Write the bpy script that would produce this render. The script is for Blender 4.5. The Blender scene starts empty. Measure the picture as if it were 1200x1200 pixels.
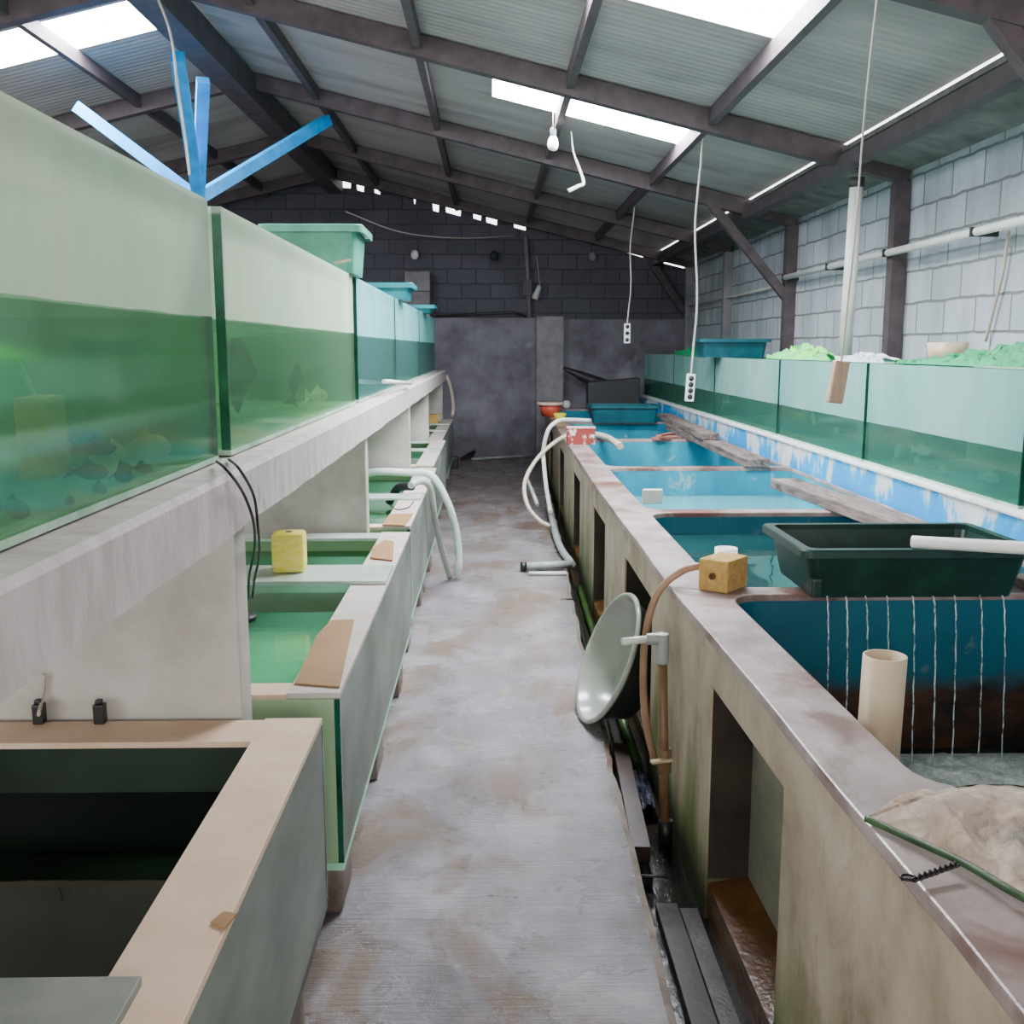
import bpy, bmesh, math, random
from mathutils import Vector, Matrix, noise
random.seed(7)
C = bpy.context.scene.collection

# ------------------------------------------------------------------ camera
F, H = 1200.0, 1.5
PITCH = math.atan(192 / 1200)
YAW = math.atan(25 / math.hypot(1200, 192))
fw = Vector((math.sin(YAW) * math.cos(PITCH), math.cos(YAW) * math.cos(PITCH), -math.sin(PITCH)))
rt = Vector((math.cos(YAW), -math.sin(YAW), 0))
up = rt.cross(fw)
EYE = Vector((0, 0, H))


def at(px, py, X=None, Y=None, Z=None):
    """world point where the sight line of a photo pixel meets the plane X=, Y= or Z="""
    d = fw * F + rt * (px - 600) + up * (600 - py)
    if X is not None:
        t = (X - EYE.x) / d.x
    elif Y is not None:
        t = (Y - EYE.y) / d.y
    else:
        t = (Z - EYE.z) / d.z
    return EYE + d * t


cam_d = bpy.data.cameras.new('camera')
cam_d.sensor_width = 36
cam_d.lens = 36.0 * F / 1200.0
cam_d.clip_start = 0.05
cam = bpy.data.objects.new('camera', cam_d)
C.objects.link(cam)
cam.location = EYE
cam.rotation_euler = (math.radians(90) - PITCH, 0, -YAW)
bpy.context.scene.camera = cam


# ------------------------------------------------------------------ materials
def col(h):
    h = h.lstrip('#')
    o = []
    for i in (0, 2, 4):
        c = int(h[i:i + 2], 16) / 255
        o.append(c / 12.92 if c <= 0.04045 else ((c + 0.055) / 1.055) ** 2.4)
    return (*o, 1)


class NT:
    def __init__(s, name):
        s.m = bpy.data.materials.new(name)
        s.m.use_nodes = True
        s.t = s.m.node_tree
        s.t.nodes.clear()
        s.out = s.n('ShaderNodeOutputMaterial')
        s.tc = s.n('ShaderNodeTexCoord')

    def n(s, typ, **kw):
        x = s.t.nodes.new(typ)
        for k, v in kw.items():
            setattr(x, k, v)
        return x

    def l(s, a, b):
        s.t.links.new(a, b)

    def coord(s, scale=(1, 1, 1), world=True):
        mp = s.n('ShaderNodeMapping')
        mp.inputs['Scale'].default_value = scale
        if world:
            g = s.n('ShaderNodeNewGeometry')
            s.l(g.outputs['Position'], mp.inputs['Vector'])
        else:
            s.l(s.tc.outputs['Object'], mp.inputs['Vector'])
        return mp.outputs['Vector']

    def noise(s, scale=5, detail=6, rough=.6, stretch=(1, 1, 1), world=True, dist=0.0):
        x = s.n('ShaderNodeTexNoise')
        x.inputs['Scale'].default_value = scale
        x.inputs['Detail'].default_value = detail
        x.inputs['Roughness'].default_value = rough
        x.inputs['Distortion'].default_value = dist
        s.l(s.coord(stretch, world), x.inputs['Vector'])
        return x.outputs['Fac']

    def ramp(s, fac, stops, interp='LINEAR'):
        r = s.n('ShaderNodeValToRGB')
        r.color_ramp.interpolation = interp
        e = r.color_ramp.elements
        while len(e) > 1:
            e.remove(e[-1])
        e[0].position, e[0].color = stops[0][0], stops[0][1] if not isinstance(stops[0][1], (int, float)) else (stops[0][1],) * 3 + (1,)
        for p, c in stops[1:]:
            k = e.new(p)
            k.color = c if not isinstance(c, (int, float)) else (c, c, c, 1)
        s.l(fac, r.inputs['Fac'])
        return r.outputs['Color']

    def mix(s, fac, a, b, mode='MIX'):
        x = s.n('ShaderNodeMix', data_type='RGBA', blend_type=mode)
        for i, v in ((0, fac), (6, a), (7, b)):
            if hasattr(v, 'is_linked') or hasattr(v, 'links'):
                s.l(v, x.inputs[i])
            else:
                x.inputs[i].default_value = v
        return x.outputs[2]

    def math(s, op, a, b=0.0, clamp=False):
        x = s.n('ShaderNodeMath', operation=op, use_clamp=clamp)
        for i, v in ((0, a), (1, b)):
            if hasattr(v, 'links'):
                s.l(v, x.inputs[i])
            else:
                x.inputs[i].default_value = v
        return x.outputs[0]

    def bump(s, h, strength=.3, dist=.01):
        b = s.n('ShaderNodeBump')
        b.inputs['Strength'].default_value = strength
        b.inputs['Distance'].default_value = dist
        s.l(h, b.inputs['Height'])
        return b.outputs['Normal']

    def pos(s):
        g = s.n('ShaderNodeNewGeometry')
        x = s.n('ShaderNodeSeparateXYZ')
        s.l(g.outputs['Position'], x.inputs[0])
        return x.outputs

    def principled(s, color, rough=.6, normal=None, spec=.5, **kw):
        b = s.n('ShaderNodeBsdfPrincipled')
        for k, v in (('Base Color', color), ('Roughness', rough), ('Specular IOR Level', spec)):
            if hasattr(v, 'links'):
                s.l(v, b.inputs[k])
            else:
                b.inputs[k].default_value = v
        for k, v in kw.items():
            b.inputs[k.replace('_', ' ')].default_value = v
        if normal is not None:
            s.l(normal, b.inputs['Normal'])
        return b.outputs[0]

    def done(s, sh):
        s.l(sh, s.out.inputs['Surface'])
        return s.m


def m_noise(name, c1, c2, scale=6, rough=.65, bump=.15, stretch=(1, 1, 1), c3=None, s3=1.6, t3=.55, world=True, spec=.4, detail=7, lo=.35, hi=.65, metal=0):
    t = NT(name)
    f = t.noise(scale, detail, .62, stretch, world)
    c = t.ramp(f, [(lo, col(c1)), (hi, col(c2))])
    if c3:
        g = t.noise(s3, 5, .6, stretch, world, .4)
        c = t.mix(t.ramp(g, [(t3, 0), (t3 + .12, 1)]), c, col(c3))
    nb = t.bump(t.noise(scale * 5, 5, .6, stretch, world), bump) if bump else None
    return t.done(t.principled(c, rough, nb, spec, Metallic=metal))


def m_plain(name, c, rough=.4, spec=.5, metal=0):
    """one colour broken by a faint mottling"""
    t = NT(name)
    b = col(c)
    d = tuple(x * .8 for x in b[:3]) + (1,)
    f = t.noise(14, 4, .6, (1, 1, 1), False)
    return t.done(t.principled(t.ramp(f, [(.35, d), (.65, b)]), rough, None, spec, Metallic=metal))


def m_glass(name, tint, film, amount=.5, streak=(1, 1.6, .6), lo=.1, hi=.35, gloss=.08, trans=.4, film2=None, zsplit=None, below=.2, bcol='#7fae90'):
    """pane: tinted see-through glass with a cloudy film of dried algae on it and a mirror-like coat"""
    t = NT(name)
    f = t.noise(1.8, 5, .6, streak)
    fac = t.ramp(f, [(.3, max(0, amount - lo)), (.7, min(1, amount + hi * .3))])
    tr = t.n('ShaderNodeBsdfTransparent')
    tr.inputs[0].default_value = col(tint)
    di = t.n('ShaderNodeBsdfDiffuse')
    if film2:
        t.l(t.ramp(t.noise(1.3, 4, .55, streak), [(.35, col(film)), (.65, col(film2))]), di.inputs[0])
    else:
        di.inputs[0].default_value = col(film)
    tl = t.n('ShaderNodeBsdfTranslucent')
    tl.inputs[0].default_value = col(film)
    if zsplit is not None:
        # dried film above the waterline, thin green film under it
        zz = t.math('ADD', t.pos()[2], t.math('MULTIPLY', t.math('SUBTRACT', t.noise(2.5, 4, .6), .5), .014))
        k = t.ramp(t.math('MULTIPLY', t.math('SUBTRACT', zz, zsplit - .05), 10.0), [(.49, 0), (.51, 1)])
        fac = t.mix(k, (below, below, below, 1), fac)
        src = di.inputs[0].links[0].from_socket if di.inputs[0].links else None
        if src:
            t.l(t.mix(k, col(bcol), src), di.inputs[0])
    ms = t.n('ShaderNodeMixShader')
    ms.inputs[0].default_value = trans
    t.l(di.outputs[0], ms.inputs[1])
    t.l(tl.outputs[0], ms.inputs[2])
    m1 = t.n('ShaderNodeMixShader')
    t.l(fac, m1.inputs[0])
    t.l(tr.outputs[0], m1.inputs[1])
    t.l(ms.outputs[0], m1.inputs[2])
    gl = t.n('ShaderNodeBsdfGlossy')
    gl.inputs['Roughness'].default_value = gloss
    fr = t.n('ShaderNodeFresnel')
    fr.inputs[0].default_value = 1.45
    m2 = t.n('ShaderNodeMixShader')
    t.l(t.math('MULTIPLY', fr.outputs[0], .3), m2.inputs[0])
    t.l(m1.outputs[0], m2.inputs[1])
    t.l(gl.outputs[0], m2.inputs[2])
    return t.done(m2.outputs[0])


def m_water(name, tint, murk, amount=.5, wave=12, bump=.12, gloss=.03, murk2=None, mscale=1.2, shine=1.0):
    t = NT(name)
    nb = t.bump(t.noise(wave, 3, .5), bump, .02)
    tr = t.n('ShaderNodeBsdfTransparent')
    tr.inputs[0].default_value = col(tint)
    di = t.n('ShaderNodeBsdfDiffuse')
    if murk2:
        t.l(t.ramp(t.noise(mscale, 4, .55), [(.38, col(murk)), (.62, col(murk2))]), di.inputs[0])
    else:
        di.inputs[0].default_value = col(murk)
    m1 = t.n('ShaderNodeMixShader')
    m1.inputs[0].default_value = amount
    t.l(tr.outputs[0], m1.inputs[1])
    t.l(di.outputs[0], m1.inputs[2])
    gl = t.n('ShaderNodeBsdfGlossy')
    gl.inputs['Roughness'].default_value = gloss
    t.l(nb, gl.inputs['Normal'])
    fr = t.n('ShaderNodeFresnel')
    fr.inputs[0].default_value = 1.33
    t.l(nb, fr.inputs['Normal'])
    m2 = t.n('ShaderNodeMixShader')
    t.l(t.math('MULTIPLY', fr.outputs[0], shine), m2.inputs[0])
    t.l(m1.outputs[0], m2.inputs[1])
    t.l(gl.outputs[0], m2.inputs[2])
    return t.done(m2.outputs[0])


def m_emit(name, c, strength):
    t = NT(name)
    e = t.n('ShaderNodeEmission')
    f = t.noise(6, 3, .5, (.3, 6, 1))
    b = col(c)
    t.l(t.ramp(f, [(.3, tuple(x * .85 for x in b[:3]) + (1,)), (.7, b)]), e.inputs[0])
    e.inputs[1].default_value = strength
    return t.done(e.outputs[0])


def m_floor():
    t = NT('wet_brushed_concrete')
    p = t.pos()
    base = t.ramp(t.noise(3.2, 8, .65, (1, .8, 1)), [(.3, col('#5f5a5c')), (.5, col('#827e82')), (.72, col('#a5a1a6'))])
    stain = t.ramp(t.noise(1.7, 7, .65, (1.2, .8, 1), True, .6), [(.50, 0), (.60, 1)])
    c = t.mix(t.math('MULTIPLY', stain, .8), base, col('#6d5640'))
    yel = t.ramp(t.noise(2.6, 6, .6, (1.6, .7, 1), True, .3), [(.62, 0), (.72, 1)])
    c = t.mix(t.math('MULTIPLY', yel, .6), c, col('#a08a5c'))
    dk = t.ramp(t.noise(5.5, 8, .7, (1, 2.2, 1)), [(.30, 1), (.43, 0)])
    c = t.mix(t.math('MULTIPLY', dk, .5), c, col('#3c393a'))
    # darker, browner along the trough side and down the far half
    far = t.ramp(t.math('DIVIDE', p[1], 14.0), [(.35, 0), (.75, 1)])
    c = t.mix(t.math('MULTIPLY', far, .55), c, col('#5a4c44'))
    rough = t.ramp(t.noise(2.1, 6, .6, (1, 1.3, 1), True, .5), [(.32, .12), (.62, .38)])
    br = t.noise(3, 5, .7, (1.2, 26, 1))
    hh = t.math('ADD', t.math('MULTIPLY', br, 1.0), t.math('MULTIPLY', t.noise(55, 4, .7), .5))
    return t.done(t.principled(c, rough, t.bump(hh, .8, .014), .7))


def m_block(name, c1, c2, mortar, axis='yz', bw=.40, bh=.20):
    """painted concrete blocks with recessed joints"""
    t = NT(name)
    g = t.n('ShaderNodeNewGeometry')
    s = t.n('ShaderNodeSeparateXYZ')
    t.l(g.outputs['Position'], s.inputs[0])
    cb = t.n('ShaderNodeCombineXYZ')
    t.l(s.outputs[1 if axis == 'yz' else 0], cb.inputs[0])
    wob = t.math('MULTIPLY', t.noise(6, 3, .5), .03)
    t.l(t.math('ADD', s.outputs[2], wob), cb.inputs[1])
    b = t.n('ShaderNodeTexBrick')
    t.l(cb.outputs[0], b.inputs['Vector'])
    b.inputs['Scale'].default_value = 1
    b.inputs['Brick Width'].default_value = bw
    b.inputs['Row Height'].default_value = bh
    b.inputs['Mortar Size'].default_value = .009
    b.inputs['Mortar Smooth'].default_value = .35
    b.inputs['Color1'].default_value = col(c1)
    b.inputs['Color2'].default_value = col(c2)
    b.inputs['Mortar'].default_value = col(mortar)
    dirt = t.ramp(t.noise(2.2, 7, .65, (1, 1.2, .5)), [(.40, 0), (.66, 1)])
    c = t.mix(t.math('MULTIPLY', dirt, .5), b.outputs['Color'], col(mortar))
    h = t.math('SUBTRACT', t.math('MULTIPLY', t.noise(30, 5, .6), .3), b.outputs['Fac'])
    return t.done(t.principled(c, .8, t.bump(h, .7, .015), .25))


def m_pondwall():
    """grey cement render, rust streaks high up, green algae low down"""
    t = NT('mossy_cement_render')
    p = t.pos()
    c = t.ramp(t.noise(3.5, 8, .65, (1, 1, .8)), [(.3, col('#94826f')), (.5, col('#b5a48f')), (.7, col('#cbbca8'))])
    st = t.ramp(t.noise(3, 7, .65, (1.4, 1.4, .6), True, .5), [(.54, 0), (.68, 1)])
    c = t.mix(t.math('MULTIPLY', st, .5), c, col('#6b4a33'))
    hgt = t.math('ADD', p[2], t.math('MULTIPLY', t.math('SUBTRACT', t.noise(1.5, 5, .6, (2.4, 2.4, .25)), .5), 1.5))
    moss = t.ramp(hgt, [(.0, 1), (.33, 0)])
    c = t.mix(t.math('MULTIPLY', moss, .8), c, col('#55682a'))
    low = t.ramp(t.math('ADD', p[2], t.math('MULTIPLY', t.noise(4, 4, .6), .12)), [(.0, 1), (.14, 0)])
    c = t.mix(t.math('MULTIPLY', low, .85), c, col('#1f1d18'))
    return t.done(t.principled(c, .7, t.bump(t.noise(25, 6, .65), .3), .3))


def m_bluewall(name, wl=None):
    """flaking blue paint over cement, dark band under the old waterline wl"""
    t = NT(name)
    p = t.pos()
    c = t.ramp(t.noise(2.5, 6, .6, (1, 1, .4)), [(.3, col('#006a84')), (.55, col('#00869c')), (.7, col('#0ca0b0'))])
    fl = t.ramp(t.noise(7, 8, .7, (1, 1, .8), True, .5), [(.60, 0), (.66, 1)])
    c = t.mix(t.math('MULTIPLY', fl, .75), c, col('#8fa3a3'))
    if wl is not None:
        d = t.ramp(t.math('ADD', p[2], t.math('MULTIPLY', t.noise(4, 6, .65), .2)), [(wl, 1), (wl + .07, 0)])
        br = t.ramp(t.noise(3.5, 6, .6, (1, 1, 2)), [(.42, col('#15110d')), (.60, col('#4a2b17'))])
        c = t.mix(d, t.mix(.7, c, col('#06384a')), br)
    return t.done(t.principled(c, .55, t.bump(t.noise(20, 5, .6), .2), .4))


def m_ledge():
    t = NT('flaking_blue_and_white_ledge')
    p = t.pos()
    f = t.math('ADD', t.noise(3.0, 7, .65, (1, 1.0, .7), True, .4), t.math('MULTIPLY', t.math('SUBTRACT', p[2], .76), .85))
    c = t.ramp(f, [(.47, col('#0090d6')), (.53, col('#0fa4dc')), (.57, col('#b9c6cb')), (.75, col('#e4e2e0'))])
    return t.done(t.principled(c, .6, t.bump(t.noise(20, 5, .6), .25), .35))


def m_roof(name, c1, c2, c3):
    t = NT(name)
    p = t.pos()
    c = t.ramp(t.noise(1.6, 6, .6, (.5, 2.5, 1)), [(.3, col(c1)), (.7, col(c2))])
    pan = t.ramp(t.noise(.9, 2, .5, (.4, 1.6, .4)), [(.58, 0), (.60, 1)], 'LINEAR')
    c = t.mix(t.math('MULTIPLY', pan, .5), c, col(c3))
    w = t.math('SINE', t.math('MULTIPLY', p[1], 2 * math.pi / .076))
    return t.done(t.principled(c, .65, t.bump(w, .2, .012), .3))


M = {
    'floor': m_floor(),
    'gutter': m_noise('wet_gutter_bed', '#100e0d', '#2a2521', 8, .18, .3, c3='#3a2a1c'),
    'cement_wet': m_noise('wet_dark_cement', '#3c3a39', '#565352', 9, .4, .3),
    'lip': m_noise('worn_concrete_edge', '#5c5148', '#8a7f78', 9, .5, .3, c3='#5a3d28'),
    'block_white': m_block('whitewashed_concrete_blocks', '#b9c1c8', '#a4adb4', '#777a7b'),
    'block_dark': m_block('sooty_concrete_blocks', '#5d5c66', '#52525b', '#47474f', 'xz'),  # dark grey blocks with darker joints
    'cement_dark': m_noise('damp_cement_plaster', '#504d55', '#77747f', 2.5, .6, .15, c3='#8d8a92', s3=1.3, t3=.58),  # mid grey plaster with paler patches
    'cement_pillar': m_noise('pale_cement_plaster', '#6d6b70', '#8d8a8d', 4, .7, .2),
    'soffit': m_noise('grey_mortar_soffit', '#5b5b59', '#7c7c79', 5, .85, .3),
    'roof': m_roof('corrugated_roof_sheet', '#948d8b', '#b0a9a7', '#7a7473'),
    'steel': m_noise('brown_painted_steel', '#453c3f', '#584d50', 8, .6, .1),
    'sky': m_emit('translucent_skylight_sheet', '#f4f8ff', 62.0),
    'blue_steel': m_noise('cyan_painted_steel', '#0078bc', '#0094d8', 6, .45, .05),
    'white_beam': m_noise('rough_white_paint', '#b8aaa6', '#d0c5c2', 6, .75, .35, (1, 3, 1), c3='#958a86', s3=3, t3=.62),
    'slab_face': m_noise('stained_white_render', '#a29c94', '#c4bfb8', 3, .8, .2, c3='#8a8379', s3=1.5, t3=.6),
    'glass_left': m_glass('algae_filmed_glass', '#d6eedb', '#eaf0dd', .74, film2='#cfe6d4', zsplit=1.567, below=.12, bcol='#9cc2a8'),
    'glass_far': m_glass('aqua_filmed_glass', '#c8ece8', '#b5ecec', .64, film2='#92d8da', zsplit=1.557, below=.2, bcol='#7f9f9c'),
    'glass_back': m_glass('algae_coated_back_pane', '#c3d5c4', '#b3cab6', .82, film2='#c4d6c2'),
    'glass_back_far': m_glass('aqua_coated_back_pane', '#9fd0cc', '#84cfd0', .85, film2='#7fc0c0'),
    'tank_floor': m_noise('pale_silt_on_glass', '#8fb59a', '#bcd6bd', 5, .5, .05, c3='#6f927a', s3=4),
    'glass_edge': m_noise('bottle_green_glass_edge', '#0e3a2b', '#1c5a45', 8, .12, 0, spec=.7),
    'glass_strip': m_noise('pale_green_glass_brace', '#b7d0b8', '#d5e2c8', 6, .2, 0, spec=.6),
    'glass_right': m_glass('teal_filmed_glass', '#c9ece4', '#9fdcd5', .64, film2='#bfe0d8', zsplit=1.108, below=.2, bcol='#6f9f8e'),
    'glass_right_back': m_glass('teal_coated_back_pane', '#8fc4bc', '#79b9b2', .85, film2='#93bdb6'),
    'tank_water': m_water('murky_green_tank_water', '#dfeee2', '#8fb59f', .22, 5, .04, murk2='#a9c9b4', shine=.12),
    'tank_water_far': m_water('murky_teal_tank_water', '#bcd8d3', '#7fa8a2', .28, 5, .04, murk2='#7fa8a2', shine=.12),
    'tank_water_right': m_water('murky_teal_green_tank_water', '#cbe4d8', '#74a892', .22, 5, .04, murk2='#78b09a', shine=.12),
    'trough_pane': m_glass('scuffed_trough_glass', '#b8d4ca', '#b3b9b0', .8, (1, 1.2, 2.2), film2='#848a84', gloss=.12),
    'trough_end': m_glass('mossy_trough_glass', '#a8cfae', '#b9d3ac', .92, film2='#9fc39a', trans=.25),
    'trough_inside': m_noise('algae_green_trough_lining', '#7fcaa3', '#a9e3c4', 2.5, .4, .05, c3='#8ad6c8', s3=1.2),
    'trough_inside_dark': m_noise('dark_algae_trough_lining', '#1a2a20', '#2c3f31', 2.5, .35, .05),
    'trough_water': m_water('clear_green_trough_water', '#a5e0c2', '#74c39b', .25, 9, .04),
    'trough_water_dark': m_water('dark_green_trough_water', '#2c4735', '#1b2b20', .5, 6, .03),
    'board': m_noise('tan_fibre_board', '#cfb294', '#dcc3a8', 7, .7, .1, c3='#c3a383', s3=2.4, t3=.6),
    'board_grey': m_noise('grey_fibre_board', '#b5aaa0', '#c7bdb4', 7, .7, .1, c3='#9c8f83', s3=2.4, t3=.6),
    'board_dull': m_noise('dull_grey_green_board', '#6e736b', '#858a80', 5, .6, .08),
    'board_brown': m_noise('wet_brown_board', '#8e6a44', '#a07a50', 5, .5, .1),
    'brace_glass': m_noise('frosted_glass_brace', '#a7b9ae', '#c5d1c8', 6, .25, 0, spec=.6),
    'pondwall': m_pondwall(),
    'coping': m_noise('trowelled_cement_coping', '#77625e', '#ab9b97', 5, .33, .2, c3='#6b463c', s3=2.6, t3=.54, spec=.5),
    'niche_back': m_noise('mossy_niche_cement', '#77756a', '#95917f', 4, .8, .2, c3='#636a54'),  # moss tone, with the lit look of the back put into the colour
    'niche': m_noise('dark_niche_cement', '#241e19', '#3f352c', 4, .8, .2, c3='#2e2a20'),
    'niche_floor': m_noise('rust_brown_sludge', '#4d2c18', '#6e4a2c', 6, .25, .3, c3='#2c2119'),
    'ledge': m_ledge(),
    'white_edge': m_noise('white_painted_edge', '#d6d9da', '#eceded', 9, .55, .1),
    'foam': m_noise('bubbly_foam', '#a9b5a6', '#f0f4ec', 40, .35, .6),
    'planter': m_noise('dark_green_plastic', '#0d241f', '#183830', 9, .38, .03, world=False),
    'planter_lite': m_noise('sea_green_plastic', '#377f6c', '#4b977f', 6, .4, .03, world=False),
    'planter_teal': m_noise('teal_plastic', '#0c6870', '#178088', 6, .4, .03, world=False),
    'planter_blue': m_noise('blue_green_plastic', '#0d4450', '#155a66', 6, .4, .03, world=False),
    'pvc_old': m_noise('yellowed_pvc', '#b79d7f', '#d3bfa3', 5, .4, .05, (1, 1, .5), world=False),
    'pvc_white': m_noise('white_pvc', '#cfcdc8', '#e8e6e0', 6, .35, .02, world=False),
    'pvc_grey': m_noise('grey_pvc', '#7e8482', '#a5aaa7', 6, .35, .05, world=False),
    'pipe_brown': m_noise('muddy_brown_pipe', '#5e4630', '#86684b', 9, .4, .1, c3='#3d2f20', world=False),
    'pipe_black': m_noise('black_wet_pipe', '#0e0f0e', '#232825', 9, .2, .1, world=False),
    'pipe_green': m_noise('algae_green_pipe', '#1b2a18', '#3c601c', 5, .3, .1, c3='#23302a', world=False),
    'hose_tan': m_noise('tan_rubber_hose', '#8a6a52', '#a58467', 9, .4, .03, world=False),
    'hose_pale': m_noise('pale_green_white_hose', '#c7dad2', '#e2eee8', 6, .3, .02, world=False),
    'hose_grey': m_noise('dull_grey_green_hose', '#9aa69c', '#b4bfb3', 6, .35, .02, world=False),
    'hose_beige': m_noise('beige_hose', '#a79b8b', '#c2b7a6', 6, .35, .02, world=False),
    'black': m_plain('black_rubber', '#141414', .45),
    'dark_grey': m_plain('charcoal_plastic', '#2b2b2d', .5),
    'sponge_yellow': m_noise('bright_yellow_sponge', '#f2dc3a', '#f8ec8c', 60, .95, .6, (.3, .3, 1), world=False),
    'sponge_ochre': m_noise('ochre_filter_sponge', '#a07c40', '#c09c5c', 40, .9, .4, c3='#806030', world=False),
    'sponge_sunk': m_noise('sunken_tan_sponge', '#e0a850', '#f0c478', 40, .9, .3, world=False),
    'sponge_hole': m_plain('dark_brown_bore', '#5a3d1a', .9),
    'basin_in': m_noise('grey_green_basin_plastic', '#8f938a', '#aaada3', 3, .22, .02, world=False, spec=.6),
    'basin_out': m_noise('dark_green_basin_plastic', '#1b201d', '#2c332e', 4, .35, .04, world=False),
    'wood': m_noise('weathered_grey_brown_timber', '#4a3f3b', '#7a6a62', 4, .8, .3, (1, 8, 8), c3='#3a302d', world=False),
    'wood_y': m_noise('weathered_plank', '#4f4441', '#857670', 4, .8, .3, (9, 1, 9), c3='#3d3432', s3=2, world=False),
    'wood_lite': m_noise('pale_wood_block', '#9f8570', '#bb9f87', 5, .7, .1, (6, 6, 1), world=False),
    'rubble': m_noise('dusty_broken_brick', '#7a4438', '#a8786a', 12, .85, .3, world=False),
    'terracotta': m_noise('orange_red_plastic', '#b5432f', '#c9583f', 8, .5, .05, world=False),
    'terracotta_rim': m_plain('pale_pot_rim', '#e6c6b8', .5),
    'yellow': m_plain('yellow_plastic', '#e3cf3c', .4),
    'white': m_plain('white_plastic', '#e9e9e6', .35),
    'net_green': m_noise('green_netting', '#067a48', '#17a86c', 30, .6, .5, c3='#055c38', s3=4, t3=.6, world=False),
    'net_lime': m_noise('lime_and_mint_netting', '#14c486', '#86ea62', 5, .6, .4, world=False),
    'plastic_film': m_noise('crumpled_clear_plastic', '#c8d2d8', '#eaf0f3', 6, .25, .3, world=False),
    'wire': m_plain('dark_twisted_wire', '#1b1518', .4, .5, .6),
    'net_pole': m_noise('dark_green_net_rim', '#1c2f22', '#3d5b34', 8, .4, .1, c3='#1a1d1a', world=False),
    'bulb': m_plain('frosted_bulb_glass', '#f2f2ee', .15),
    'cord_white': m_plain('off_white_cord', '#b9b2a8', .5),
    'goldfish': m_noise('pale_orange_fish_skin', '#f4a860', '#ffe6c4', 6, .35, .05, world=False),
    'fish_pale': m_noise('pale_pink_fish_skin', '#e8c4b4', '#f8ebe0', 6, .35, .05, world=False),
    'fish_dark': m_noise('black_fish_skin', '#101812', '#22302a', 6, .35, .05, world=False),
    'fish_green': m_noise('pale_green_fish_skin', '#a9c48d', '#c8d9a8', 6, .35, .05, world=False),
    'box_grey': m_noise('grey_box_card', '#6f6d70', '#868487', 5, .7, .05, world=False),
    'fitting': m_plain('light_switch_white', '#c9c9c4', .4),
}


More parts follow.
